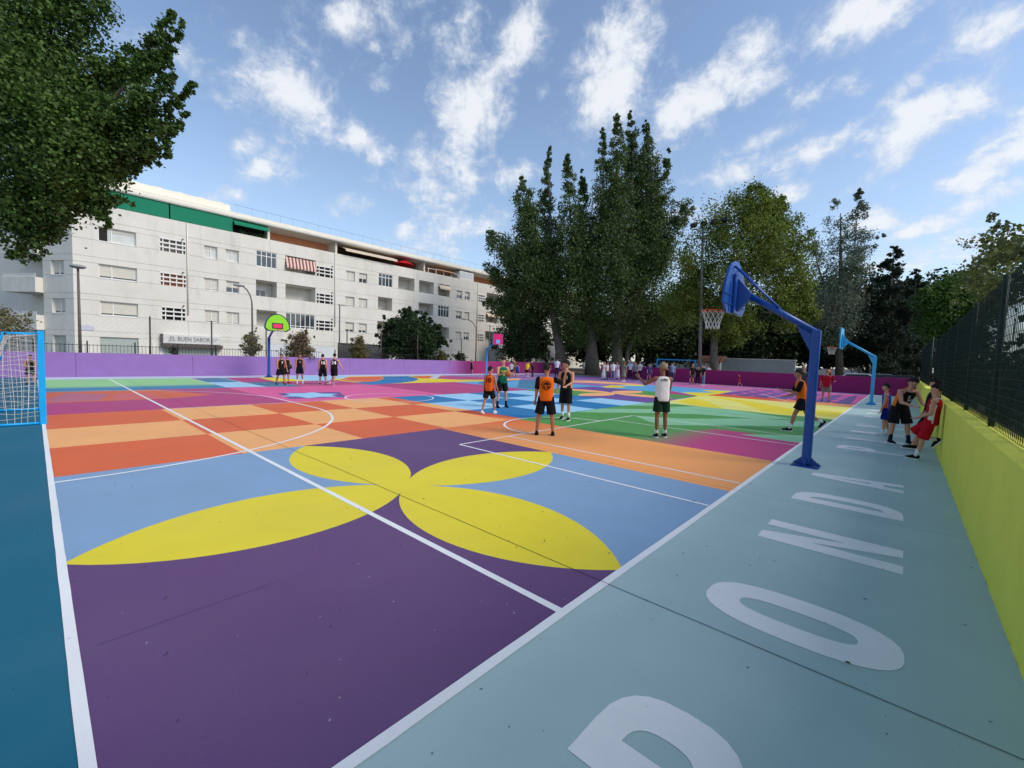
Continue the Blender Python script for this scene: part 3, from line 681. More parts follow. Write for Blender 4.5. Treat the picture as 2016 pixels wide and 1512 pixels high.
# small fittings
for s in (9.42, 22.93, 44.78):
    fac(MB().tube([(s, -.06, 12.7), (s, -.06, 4.6)], .055, 8), 'downpipe', M_ren)
for row in (1, 2, 3):
    for s in (9.1, 22.6):
        fac(MB().tube([(s, 0, BANDS[ROW[row][1]][1]-.25), (s-.02, -.22, BANDS[ROW[row][1]][1]-.32)], .05, 8), 'spout', M_metal)
nm = onX(172, 645, XF); fac(MB().box(nm.y-.4, nm.y+.4, -.03, -.002, nm.z-.2, nm.z+.18).prism([(nm.y-.15, nm.z+.18), (nm.y+.15, nm.z+.18), (nm.y, nm.z+.32)], -.03, -.002, lambda a, b, z: (a, z, b)), 'street_name_plate', mat('plate', (190, 194, 206), .5))
# attic storey: setback wall, terrace, roof slab
fac(MB().box(S0, S1, 2.4, 2.7, 12.15, 14.05), 'attic_wall', M_peach)
fac(MB().box(S0, S1, .345, 2.7, 12.05, 12.15), 'terrace_floor', M_ren)
fac(MB().box(S0-.1, S1, -.12, 9, 14.05, 14.36).box(S0-.1, S1, -.18, -.121, 14.12, 14.3), 'roof_slab', M_ren)
fac(MB().box(S0-.1, S1, -.05, 8.6, 14.361, 14.62), 'roof_edge', mat('roof_cream', (232, 226, 210), .85, .05, 1))
pb = fac(MB().box(S0+.2, 13.0, .9, 8, 14.621, 15.42), 'roof_parapet', mat('roof_cream', (232, 226, 210)))
for k, (px, py) in enumerate(((261, 350), (308, 364), (352, 375), (393, 386), (431, 396))):
    q = onX(px, py, XF-1.8).y; fac(MB().tube([(q, 1.9, 15.421), (q, 1.9, 15.62), (q, 1.9, 15.72)], [.5, .5, .12], 16), 'roof_vent', M_ren)
rail = MB()
for k in range(40): rail.tube([(13.5+k*1.3, .6, 14.62), (13.5+k*1.3, .6, 15.5)], .008, 4)
rail.tube([(13.2, .6, 15.5), (65, .6, 15.5)], .012, 5); fac(rail, 'roof_railing', M_metal)
for s in (3, 16.1, 23.1, 35.2, 44.0, 52): fac(MB().box(s, s+.22, .36, 2.39, 12.15, 14.045), 'terrace_divider', M_ren)
for s in (26.5, 28.2): pass
for a, b in ((17.2, 19.0), (20.3, 21.8)): fac(MB().box(a, b, 2.3, 2.398, 12.2, 12.95), 'attic_window', mat('olive_blind', (150, 140, 104), .8))
for a, b in ((4.0, 8.15), (8.25, 12.95)): fac(MB().box(a, b, -.02, .01, 12.755, 14.04), 'green_awning', M_grawn)
fac(MB().add([(13.0, .3, 14.03), (16.0, .3, 14.03), (16.0, -.4, 13.55), (13.0, -.4, 13.55), (16, -.4, 13.4), (13, -.4, 13.4)], [(0, 1, 2, 3), (3, 2, 4, 5)]), 'green_awning', M_grawn)
fac(MB().box(3.3, 16.05, 1.2, 1.25, 12.16, 14.0), 'terrace_back_sheet', M_dark)  # flat dark sheet in front of the attic wall
fac(MB().add([(23.9, 1.3, 13.95), (30.6, 1.3, 13.95), (30.6, -.5, 13.35), (23.9, -.5, 13.35), (30.6, -.52, 13.12), (23.9, -.52, 13.12)], [(0, 1, 2, 3), (3, 2, 4, 5)]), 'beige_awning', M_beige)
fac(MB().box(23.4, 35.1, 2.2, 2.39, 12.16, 14.04), 'terrace_back_sheet', mat('brown_screen', (96, 74, 62), .9, .2, 2))
um = MB(); cu_, zt_ = (32.4, .8), 13.95
um.add([(cu_[0], cu_[1], zt_)]+[(cu_[0]+1.5*math.cos(k*math.pi/4), cu_[1]+1.2*math.sin(k*math.pi/4), 13.25) for k in range(8)], [(0, 1+k, 1+(k+1) % 8) for k in range(8)])
uo = fac(um, 'terrace_parasol', M_red); fac(MB().tube([(cu_[0], cu_[1], 12.15), (cu_[0], cu_[1], 13.9)], .03, 6), 'pole', M_metal, uo)
fac(MB().add([(37.2, .9, 13.7), (40.2, .9, 13.7), (40.2, -.3, 13.25), (37.2, -.3, 13.25)], [(0, 1, 2, 3)]), 'beige_awning', mat('tan_awning', (216, 170, 126), .85))
tr = MB().box(35.6, 41, .05, .09, 13.28, 13.34)
for k in range(5): tr.box(35.7+k*1.3, 35.78+k*1.3, .03, .11, 12.75, 13.28)
fac(tr, 'terrace_railing', M_frame)
en = fac(MB().box(41.2, 43.9, .02, 1.8, 12.752, 13.9), 'terrace_enclosure', M_frame); fac(MB().box(41.35, 42.4, -.002, .018, 13.0, 13.8).box(42.55, 43.75, -.002, .018, 13.0, 13.8), 'pane', mat('pale_glass', (196, 204, 206), .2), en)
plants = MB()
for k in range(90):
    c_ = Vector((13.6+RNG.random()*2.3, .15+RNG.random()*.6, 12.75+RNG.random()*.42)); d_ = Vector((RNG.uniform(-1, 1), RNG.uniform(-1, 1), RNG.uniform(-.3, 1))).normalized()*.14; e_ = d_.orthogonal().normalized()*.05
    plants.add([c_-d_, c_+e_, c_+d_, c_-e_], [(0, 1, 2, 3)])
fac(plants, 'terrace_plants', mat('terrace_leaf', (70, 92, 48), .8))
# angled end of the block beside the corner
AM = Matrix.Translation((0, 0, 0)) @ Matrix(((.85, -.527, 0, 0), (.527, .85, 0, 0), (0, 0, 1, 0), (0, 0, 0, 1)))   # local x runs towards the corner at x = 0, y inward
for bi, (z0, z1) in enumerate(BANDS):
    wrow = [r_ for r_ in (1, 2, 3) if ROW[r_][0] == bi]
    holes = [(-2.15, -.85)] if wrow or bi == 0 else []
    for a, b in cut(-2.95, 0-.002, holes):
        fac(MB().box(a, b, .002, .037, z0+.014, z1-.014).box(a, b, .0372, .34, z0, z1), 'wall_panel', M_ren, None, AM)
    if wrow: window(-2.15, -.85, z0, z1, {1: 'ws', 2: 'ws', 3: 'wc'}[wrow[0]], None, AM)
    elif bi == 0: fac(MB().box(-2.15, -.85, .15, .2, 0, 2.32), 'roller_shutter', M_steel, None, AM)
    fac(MB().box(-16, -2.951, 1.4, 1.7, z0, z1), 'wall_panel', M_ren, None, AM)
for z0 in (2.7, 5.62, 8.54):
    fac(MB().box(-6.3, -2.96, -.5, -.38, z0, z0+1.15).box(-6.3, -2.96, -.379, 1.39, z0, z0+.16).box(-3.1, -2.96, -.379, 0, z0+.161, z0+1.15), 'balcony', M_ren, None, AM)
    br = MB().box(-6.3, -2.98, -.46, -.42, z0+1.38, z0+1.43)
    for k in range(24): br.box(-6.28+k*.14, -6.25+k*.14, -.455, -.425, z0+1.151, z0+1.38)
    fac(br, 'balcony_railing', M_frame, None, AM)
    fac(MB().box(-4.2, -3.1, 1.34, 1.398, z0+.17, z0+2.2), 'roller_blind', M_shut, None, AM)
fac(MB().box(-16, .1, -.2, 6, 14.05, 14.36), 'roof_slab', M_ren, None, AM)
fac(MB().box(-16, -.1, 2.0, 2.3, 12.75, 14.04), 'attic_wall', M_ren, None, AM)

# ------------------------------------------------------------------ basketball hoops
def hoop(base, face, m_pole, board, label):
    """face = -1: plays towards -X, +1: towards +X; local x points to the court"""
    root = empty('basketball_hoop', (base[0], base[1], 0), 0 if face > 0 else math.pi, label, 'basketball hoop', 'basketball hoops around the court')
    ZC = 2.6; w = .076
    MB().box(-w, w, -w, w, .02, ZC).build('pole', m_pole, root, bevel=.03)
    bp = MB().box(-.22, .22, -.22, .22, .0, .018).build('base_plate', m_pole, root)
    gs = MB()
    for a in range(4):
        c_, s_ = math.cos(a*math.pi/2), math.sin(a*math.pi/2)
        pts = [(.075, .019), (.21, .019), (.21, .05), (.075, .17)]
        gs.add([(r_*c_-t*s_, r_*s_+t*c_, z) for t in (-.008, .008) for r_, z in pts], [(0, 1, 2, 3), (7, 6, 5, 4), (0, 4, 5, 1), (1, 5, 6, 2), (2, 6, 7, 3), (3, 7, 4, 0)])
    gs.build('gusset', m_pole, bp)
    bt = MB()
    for sx in (-.17, .17):
        for sy in (-.17, .17): bt.tube([(sx, sy, .018), (sx, sy, .05)], .018, 6)
    bt.build('bolt', M_metal, bp)
    XBD = 1.50; ZB = 3.42
    a0, a1 = Vector((-.02, 0, ZC-.06)), Vector((XBD-.16, 0, ZB))
    ar = MB().tube([a0, a1], .062, 12).build('arm', m_pole, root)
    gp = [(w, ZC-.42), (w, ZC-.02), (.34, ZC+.12)]
    MB().prism([(x, z) for x, z in gp], -.012, .012, lambda a, b, z: (a, z, b)).build('gusset', m_pole, root)
    # bracket and stay rods behind the board
    MB().prism([(XBD-.10, ZB-.42), (XBD-.10, ZB+.26), (XBD-.34, ZB-.04), (XBD-.34, ZB-.16)], -.07, .07, lambda a, b, z: (a, z, b)).box(XBD-.098, XBD-.06, -.24, .24, ZB-.46, ZB+.34).build('bracket', m_pole, root)
    mid = a0.lerp(a1, .48)+Vector((0, 0, .07))
    st = MB()
    if board['shape'] == 'fan':
        for s in (-1, 1): st.tube([mid+Vector((0, s*.03, 0)), (XBD-.05, s*.18, ZB+.5)], .022, 8)
        st.build('stay_rod', m_pole, root)
    if board['shape'] == 'fan':
        zb, zt, hw = ZB-.47, ZB+.62, .76
        out = [(-hw+.22, zb), (hw-.22, zb), (hw, zb+.16)]+[(hw*math.cos(a), zb+.16+(zt-zb-.16)*math.sin(a)) for a in [math.pi*k/20 for k in range(1, 20)]]+[(-hw, zb+.16)]
    else:
        zb, zt, hw = ZB-.47, ZB+.66, .74; out = [(-hw, zb), (hw, zb), (hw, zt), (-hw, zt)]
    P3 = lambda a, b, z: (z, a, b)
    bo = MB().prism(out, XBD-.045, XBD, P3).build('backboard', board['back'], root)
    cx_, cz_ = 0, (zb+zt)/2
    def shrink(k): return [(a*k, cz_+(b-cz_)*k) for a, b in out]
    if board.get('front'):
        MB().prism(shrink(.985), XBD+.001, XBD+.004, P3).build('board_border', mat('board_black', (24, 24, 26), .5), bo)
        MB().prism(shrink(.90), XBD+.005, XBD+.008, P3).build('board_face', board['front'], bo)
        q = .32 if board['shape'] == 'fan' else .24
        MB().prism([(-q, zb+.16), (q, zb+.16), (q, zb+.52), (-q, zb+.52)], XBD+.009, XBD+.012, P3).build('target_border', mat('board_black', (24, 24, 26)) if board['shape'] == 'fan' else board['mark'], bo)
        MB().prism([(-q+.06, zb+.22), (q-.06, zb+.22), (q-.06, zb+.46), (-q+.06, zb+.46)], XBD+.013, XBD+.016, P3).build('target_square', board['mark'], bo)
    rb = MB()          # ribs on the back
    for y in (-.42, -.2, .2, .42): rb.box(XBD-.06, XBD-.046, y-.012, y+.012, zb+.02, zb+.62)
    for z in (zb+.18, zb+.36): rb.box(XBD-.064, XBD-.047, -hw*.93, hw*.93, z-.01, z+.01)
    rb.build('back_ribs', m_pole, bo)
    rr, rz_, rx = .228, 3.05, XBD+.38
    ring = MB().tube([(rx+rr*math.cos(a), rr*math.sin(a), rz_) for a in [2*math.pi*k/28 for k in range(28)]], .012, 8, closed=True).box(XBD+.001, XBD+.16, -.07, .07, rz_-.03, rz_-.012)
    ro = ring.build('ring', mat('ring_orange', (206, 70, 34), .45), root)
    net = MB(); n = 12; lv = [(0, .228), (.1, .2), (.2, .165), (.3, .14), (.4, .135)]
    for k in range(n):
        for sgn in (1, -1):
            net.tube([(rx+r_*math.cos((k+sgn*.5*i)*2*math.pi/n), r_*math.sin((k+sgn*.5*i)*2*math.pi/n), rz_-z) for i, (z, r_) in enumerate(lv)], .006, 4, caps=False)
    net.build('net', mat('net_white', (226, 224, 220), .9), ro)
    return root
M_blue = mat('blue_paint', (8, 68, 148), .38, .08, 4, .1, 60, .5); M_cyan = mat('cyan_paint', (40, 160, 216), .4, .06, 4, .1, 60, .5)
M_lime = mat('lime_board', (134, 208, 40), .45, .05, 3); M_magb = mat('magenta_board', (196, 32, 104), .45, .05, 3); M_mark = mat('pink_mark', (226, 48, 112), .45); M_bmark = mat('blue_mark', (70, 170, 226), .45)
hoop((-1.28, 9.94), -1, M_blue, dict(shape='fan', back=M_blue, front=M_lime, mark=M_mark), 'dark blue basketball hoop seen from behind, with fan shaped board and white net')
hoop((-30.72, 10.3), 1, M_blue, dict(shape='fan', back=M_blue, front=M_lime, mark=M_mark), 'hoop on blue pole with lime green fan board and pink target')
hoop((-30.9, 30.3), 1, M_cyan, dict(shape='rect', back=M_cyan, front=M_magb, mark=M_bmark), 'hoop on light blue pole with square magenta board and blue target')
hoop((-1.2, 29.95), -1, M_cyan, dict(shape='rect', back=M_cyan, front=M_magb, mark=M_bmark), 'light blue basketball hoop seen from the side near the magenta wall')

# ------------------------------------------------------------------ goals
def goal(loc, rz, m_, label, net=True, W_=3.0, H_=2.06, D_=1.0, r_=.05):
    root = empty('futsal_goal', loc, rz, label, 'goal', 'blue futsal goals')
    # local: mouth along x (0..W), depth towards +y
    for x in (0, W_): MB().box(x-r_, x+r_, -r_, r_, 0, H_+r_).build('post', m_, root)
    MB().box(r_, W_-r_, -r_+.002, r_-.002, H_-r_, H_+r_-.002).build('crossbar', m_, root)
    for x in (0, W_):
        MB().tube([(x, 0, H_-.02), (x, .55, H_-.02), (x, D_, .05)], .022, 8).tube([(x, 0, .03), (x, D_, .03)], .028, 8).build('side_frame', m_, root)
    MB().tube([(0, D_, .045), (W_, D_, .045)], .028, 8).build('back_bar', m_, root)
    if net:
        nt = MB(); st_ = .125; r2 = random.Random(3); q = .005
        prof = [(0.02, H_-.03), (.3, H_-.06), (.55, H_-.1), (.72, 1.35), (.88, .7), (D_, .06)]
        def pr(t):
            t = min(max(t, 0), 1)*(len(prof)-1); i = min(int(t), len(prof)-2); f = t-i
            return (prof[i][0]*(1-f)+prof[i+1][0]*f, prof[i][1]*(1-f)+prof[i+1][1]*f)
        nx, nt_ = int(W_/st_), 22
        jit = [[(r2.uniform(-.025, .025), r2.uniform(-.02, .03)) for _ in range(nt_+1)] for _ in range(nx+1)]
        G_ = [[(W_*i/nx+jit[i][j][0], pr(j/nt_)[0]+jit[i][j][1], pr(j/nt_)[1]-abs(jit[i][j][0])) for j in range(nt_+1)] for i in range(nx+1)]
        for i in range(nx+1): nt.tube(G_[i], q, 3, caps=False)
        for j in range(nt_+1): nt.tube([G_[i][j] for i in range(nx+1)], q, 3, caps=False)
        for x in (0, W_):
            ks = 9
            for k in range(1, 17):          # side nets
                z = .05+k*(H_-.1)/17; y1 = .55+(D_-.55)*(H_-z)/H_
                nt.tube([(x+r2.uniform(-.03, .03), y1*f, z+.03*math.sin(f*6+k)) for f in [i/6 for i in range(7)]], q, 3, caps=False)
            for k in range(1, ks):
                y = D_*k/ks; zt_ = H_-.05 if y < .55 else (H_-.05)*(D_-y)/(D_-.55)
                nt.tube([(x+r2.uniform(-.03, .03), y+.02*math.sin(f*5+k), .04+(zt_-.04)*f) for f in [i/6 for i in range(7)]], q, 3, caps=False)
        nt.build('net', mat('goal_net', (222, 222, 216), .9), root)
    return root
M_goal = mat('goal_cyan', (0, 158, 226), .42, .05, 4, spec=.4)
goal((-14.37, YG, 0), math.pi, M_goal, 'bright blue futsal goal with white net at the left edge of the picture')
gq = onY(1294, 712, 44.2); goal((gq.x, 44.2, 0), 0, M_goal, 'light blue goal frame standing beyond the magenta wall', False, 3.9, 2.15)

# ------------------------------------------------------------------ fence and netting on the right
M_net = mat('net_green', (18, 40, 32), .8, .3, 6); M_wire = mat('wire_green', (26, 44, 36), .6)
M_scr = mat('shade_cloth', (24, 46, 38), .9, .35, 4)
t_ = M_scr.node_tree; nz_ = t_.nodes.new('ShaderNodeTexNoise'); nz_.inputs['Scale'].default_value = 2.2; nz_.inputs['Detail'].default_value = 6
g_ = t_.nodes.new('ShaderNodeNewGeometry'); t_.links.new(g_.outputs['Position'], nz_.inputs['Vector'])
ra = t_.nodes.new('ShaderNodeMapRange'); ra.inputs['From Min'].default_value = .35; ra.inputs['From Max'].default_value = .7; ra.inputs['To Min'].default_value = .8; ra.inputs['To Max'].default_value = .4
t_.links.new(nz_.outputs['Fac'], ra.inputs['Value']); t_.links.new(ra.outputs[0], t_.nodes['Principled BSDF'].inputs['Alpha'])
def net_fence(y0, y1, x, ztop, label, z0=1.22):
    root = empty('netting_fence', (x, y0, z0), 0, label, 'fence', 'green netting fences above the yellow wall')
    L = y1-y0; H = ztop-z0; n = max(1, round(L/3.0))
    for k in range(n+1): MB().tube([(0, L*k/n, 0), (0, L*k/n, H+.06)], .032, 8).build('fence_post', M_wire, root)
    for k in range(n):
        a, b = L*k/n+.04, L*(k+1)/n-.04
        wm = MB(); q = .0028
        for i in range(int((b-a)/.1)+1):
            y = a+i*.1; wm.box(-.02-q, -.02+q, y-q, y+q, .02, H)
        for i in range(int(H/.1)+1):
            z = .02+i*.1; wm.box(-.02-q*2.2, -.02-q*1.1, a, b, z-q, z+q)
        wo_ = wm.build('wire_mesh', M_wire, root)
        sc = MB(); ny, nz2 = 10, 7
        V = [(.012+.035*math.sin(i*1.7+k)*math.sin(j*1.1), a+(b-a)*i/ny, .03+(H-.05)*j/nz2-.03*math.sin(i*2.3+k)*(j == nz2)) for i in range(ny+1) for j in range(nz2+1)]
        sc.add(V, [(i*(nz2+1)+j, (i+1)*(nz2+1)+j, (i+1)*(nz2+1)+j+1, i*(nz2+1)+j+1) for i in range(ny) for j in range(nz2)], True)
        sc.build('shade_cloth', M_scr, root)
    return root
net_fence(-4, 23.5, .87, 3.08, 'tall dark green netting fence on the yellow wall at the right edge')
net_fence(27.5, 41.8, .87, 3.4, 'farther stretch of green netting fence by the corner of the magenta wall')

# ------------------------------------------------------------------ railings, posts, street lamps
rl = empty('street_railing', (-33.4, -12, 0), 0, 'black iron railing along the street behind the purple wall', 'railing')
bars = MB()
for i in range(int(27/.16)): bars.box(-.008, .008, i*.16-.008, i*.16+.008, 1.05, 1.78)
for i in range(int(4/.16)): bars.box(-.008, .008, 31.5+i*.16-.008, 31.5+i*.16+.008, 1.05, 1.78)
b_ = bars.build('bars', M_black, rl); tag(b_, kind='stuff')
for z in (1.2, 1.72): MB().box(-.016, .016, 0, 27, z-.014, z+.014).box(-.016, .016, 31.4, 35.6, z-.014, z+.014).build('rail', M_black, rl)
for k in range(15): MB().box(-.03, .03, k*2-.03, k*2+.03, .1, 1.95).build('railing_post', M_black, rl)
bf = empty('ball_stop_fence', (-33.9, 0, 0), 0, 'row of tall thin posts with fine cables behind the purple wall', 'fence')
ypx = [296, 417, 524, 603, 683, 750, 822, 908]
ysf = [onX(p, 690, -33.9).y for p in ypx]
for y in ysf: MB().tube([(0, y, .1), (0, y, 3.55)], .045, 8).build('fence_post', mat('post_brown', (76, 66, 64), .6), bf)
for z in (2.3, 3.4): MB().tube([(0, ysf[0], z), (0, ysf[-1], z)], .006, 4).build('cable', M_metal, bf)
wire = MB()
for k in range(int((ysf[3]-ysf[0]+8)/.3)):
    for s in (1, -1):
        y = ysf[0]-8+k*.3; wire.tube([(0, y, 1.3), (0, y+s*2.1, 3.4)], .0028, 3, caps=False)
b_ = wire.build('wire_mesh', mat('galvanised', (170, 170, 168), .5), bf); tag(b_, kind='stuff')
def lamp(px0, py0, pxt, pyt, X, style, label):
    base = onX(px0, py0, X); top = onX(pxt, pyt, X); base.z = .1; H = top.z-.1; dy = top.y-base.y
    root = empty('street_lamp', (X, base.y, .1), 0, label, 'street lamp', 'street lamps along the road')
    mp = mat('lamp_post', (96, 86, 86), .5, .08, 4)
    if style == 'curve':
        pts = [(0, 0, 0), (0, 0, H*.45), (0, dy*.02, H*.75)]+[(0, dy*(1-math.cos(a))*.92, H*.75+H*.235*math.sin(a)) for a in [R(18*k) for k in range(1, 6)]]
        MB().tube(pts, [.085, .07, .06]+[.045]*5, 10).build('post', mp, root)
        MB().ell((0, dy*1.0, H*.985), .16, .42, .11).build('lamp_head', mat('lamp_head_grey', (150, 150, 150), .4), root)
    elif style == 'disc':
        MB().tube([(0, 0, 0), (0, 0, H)], [.09, .055], 10).build('post', mp, root)
        MB().ell((0, 0, H+.08), .34, .38, .13).build('lamp_head', mat('lamp_head_grey', (150, 150, 150)), root)
    else:
        MB().tube([(0, 0, 0), (0, 0, H)], [.075, .05], 10).build('post', mp, root)
        MB().box(-.1, .1, -.15, .5, H, H+.09).build('lamp_head', mat('lamp_head_grey', (150, 150, 150)), root, bevel=.03)
lamp(158, 690, 150, 527, -37, 'disc', 'leftmost street lamp, straight post with disc head before the building corner')
lamp(497, 690, 470, 559, -38, 'curve', 'street lamp with curved arm beside the shop sign and lime board')
lamp(668, 690, 668, 601, -37, 'bar', 'slim straight street lamp left of the dark round tree')
lamp(937, 690, 914, 626, -38, 'curve', 'street lamp with curved arm right of the dark round tree')
lamp(963, 690, 963, 642, -36, 'bar', 'small slim street lamp just left of the magenta board')
# floodlight mast
fb = onY(1380, 705, 43.3); ft = onY(1384, 447, 43.3)
fl = empty('floodlight_mast', (fb.x, 43.3, 0), 0, 'tall grey mast carrying a row of floodlights in front of the trees', 'floodlight')
H = ft.z
MB().tube([(0, 0, 0), (ft.x-fb.x, 0, H)], [.17, .09], 12).build('mast', mat('mast_grey', (128, 128, 124), .6, .06, 2), fl)
MB().box(-1.5, 1.5, -.05, .05, H-.15, H-.07).build('crossarm', M_metal, fl)
for k in range(4):
    q = -1.35+.9*k; MB().obox((q, -.2, H+.25), (1, 0, 0), (0, .86, -.5), (0, .5, .86), .27, .12, .22).build('floodlight', M_black, fl)
    MB().tube([(q, 0, H-.07), (q, -.12, H+.12)], .03, 6).build('bracket', M_metal, fl)
MB().tube([(-.8, -.06, H-.9), (-.02, 0, H-1.6)], .02, 5).tube([(-1.2, 0, H-.1), (0, 0, H-1.2)], .02, 5).build('strut', M_metal, fl)

# ------------------------------------------------------------------ trees and shrubs
def leaf_mat(name, c, c2, trans=.28, rough=.6):
    if name in MATS: return MATS[name]
    m = bpy.data.materials.new(name); m.use_nodes = True; t = m.node_tree; N = t.nodes; b = N['Principled BSDF']
    b.inputs['Roughness'].default_value = rough; b.inputs['Specular IOR Level'].default_value = .35
    g_ = N.new('ShaderNodeNewGeometry'); nz = N.new('ShaderNodeTexNoise'); nz.inputs['Scale'].default_value = .9; nz.inputs['Detail'].default_value = 2; t.links.new(g_.outputs['Position'], nz.inputs['Vector'])
    ad = N.new('ShaderNodeMath'); ad.operation = 'MULTIPLY_ADD'; t.links.new(g_.outputs['Random Per Island'], ad.inputs[0]); ad.inputs[1].default_value = .55; t.links.new(nz.outputs['Fac'], ad.inputs[2])
    mr_ = N.new('ShaderNodeMapRange'); mr_.inputs['From Min'].default_value = .35; mr_.inputs['From Max'].default_value = 1.1; t.links.new(ad.outputs[0], mr_.inputs['Value'])
    mx_ = N.new('ShaderNodeMix'); mx_.data_type = 'RGBA'; mx_.inputs['A'].default_value = (*lin(c), 1); mx_.inputs['B'].default_value = (*lin(c2), 1); t.links.new(mr_.outputs[0], mx_.inputs['Factor'])
    t.links.new(mx_.outputs['Result'], b.inputs['Base Color'])
    tr = N.new('ShaderNodeBsdfTranslucent'); t.links.new(mx_.outputs['Result'], tr.inputs['Color']); ms = N.new('ShaderNodeMixShader'); ms.inputs[0].default_value = trans
    t.links.new(b.outputs[0], ms.inputs[1]); t.links.new(tr.outputs[0], ms.inputs[2]); t.links.new(ms.outputs[0], N['Material Output'].inputs['Surface'])
    MATS[name] = m; return m
def leaves(name, C, size, m, parent, org, aspect=.6, up=.35, droop=None):
    """C: (n,3) leaf centres; every leaf is a small folded rhombus"""
    n = len(C); C = np.asarray(C, float)-np.array(org)
    nr = NP.normal(size=(n, 3)); nr[:, 2] += up*1.5; nr /= np.linalg.norm(nr, axis=1)[:, None]
    d = NP.normal(size=(n, 3))
    if droop is not None: d = d*.45+np.array(droop)
    d -= nr*(d*nr).sum(1)[:, None]; d /= np.linalg.norm(d, axis=1)[:, None]
    s = np.cross(nr, d); L = size*(.65+.7*NP.random(n))[:, None]/2; Wd = L*aspect
    V = np.empty((n, 4, 3)); V[:, 0] = C-d*L; V[:, 1] = C+s*Wd+nr*L*.12; V[:, 2] = C+d*L; V[:, 3] = C-s*Wd+nr*L*.12
    me = bpy.data.meshes.new(name); me.vertices.add(4*n); me.vertices.foreach_set('co', V.reshape(-1)); me.loops.add(4*n); me.loops.foreach_set('vertex_index', np.arange(4*n, dtype=np.int32))
    me.polygons.add(n); me.polygons.foreach_set('loop_start', np.arange(0, 4*n, 4, dtype=np.int32)); me.update(calc_edges=True)
    return link(name, me, m, parent)
def spray(P, n, clump=.33, per=26):
    """P: list of (Vector, radius); clustered random points inside the tapering tube"""
    pts = np.array([tuple(p) for p, _ in P]); rad = np.array([r_ for _, r_ in P])
    seg = np.linalg.norm(np.diff(pts, axis=0), axis=1)*np.maximum(.02, (rad[1:]+rad[:-1])/2)**1.0; cum = np.r_[0, np.cumsum(seg)]/seg.sum()
    k = max(3, n//per); u = NP.random(k); i = np.clip(np.searchsorted(cum, u)-1, 0, len(seg)-1); f = ((u-cum[i])/(cum[i+1]-cum[i]))[:, None]
    c = pts[i]*(1-f)+pts[i+1]*f; r_ = rad[i]*(1-f[:, 0])+rad[i+1]*f[:, 0]
    v = NP.normal(size=(k, 3)); v /= np.linalg.norm(v, axis=1)[:, None]; c = c+v*(r_*NP.random(k)**.45)[:, None]
    j = NP.integers(0, k, n); return c[j]+NP.normal(size=(n, 3))*(clump*r_[j]+.02)[:, None]*.75
M_bark = mat('bark', (92, 82, 70), .95, .25, 6, .8, 25); M_barkp = mat('pale_bark', (118, 110, 98), .95, .25, 5, .6, 20, c2=(74, 68, 60))
def tree_px(name, label, sprays, depth, leaf, m, trunk, limbs=(), bark=M_bark, cat='tree', group=None, aspect=.6, up=.35, droop=None, base_z=0.0, clump=.33, dj=.35, dense=1.0, per=26, rs=1.0):
    """sprays: (list of (px,py,rpx), count[, depth offset]); trunk: list of (px,py,radius m)"""
    b0 = at(trunk[0][0], trunk[0][1], depth); org = Vector((b0.x, b0.y, base_z))
    root = empty(name, org, 0, label, cat, group)
    tb = MB(); tp = [at(x, y, depth) for x, y, _ in trunk]
    tb.tube([org-org]+[p-org for p in tp[1:] if p.z > base_z+.2], [trunk[0][2]*1.25]+[t[2] for t, p in zip(trunk[1:], tp[1:]) if p.z > base_z+.2], 10)
    for lb in limbs: tb.tube([at(x, y, depth+dd)-org for x, y, _, dd in [(q+(0,))[:4] for q in lb]], [q[2] for q in lb], 7)
    tb.build('trunk', bark, root)
    C = []
    for sp in sprays:
        dd = sp[2] if len(sp) > 2 else NP.uniform(-dj, dj)*sp[0][0][2]*depth/F_PX
        C.append(spray([(at(x, y, depth+dd), rs*r_*depth/F_PX) for x, y, r_ in sp[0]], int(sp[1]*dense), clump, per))
    leaves('crown', np.concatenate(C), leaf, m, root, org, aspect, up, droop)
    return root
L_left = leaf_mat('leaf_left', (46, 70, 30), (88, 118, 50)); L_pop = leaf_mat('leaf_poplar', (44, 64, 32), (100, 122, 62)); L_plane = leaf_mat('leaf_plane', (60, 80, 30), (128, 144, 54))
L_grey = leaf_mat('leaf_grey', (70, 84, 66), (126, 138, 116)); L_dark = leaf_mat('leaf_dark', (28, 42, 24), (54, 72, 36)); L_fir = leaf_mat('leaf_conifer', (26, 40, 30), (50, 68, 46), .1)
L_bright = leaf_mat('leaf_bright', (46, 78, 28), (84, 122, 44)); L_olive = leaf_mat('leaf_olive', (74, 78, 44), (134, 122, 78)); L_brown = leaf_mat('leaf_brown', (82, 74, 52), (150, 128, 98)); L_vine = leaf_mat('leaf_vine', (50, 64, 28), (104, 112, 54))
L_round = leaf_mat('leaf_round', (26, 44, 24), (56, 78, 38))

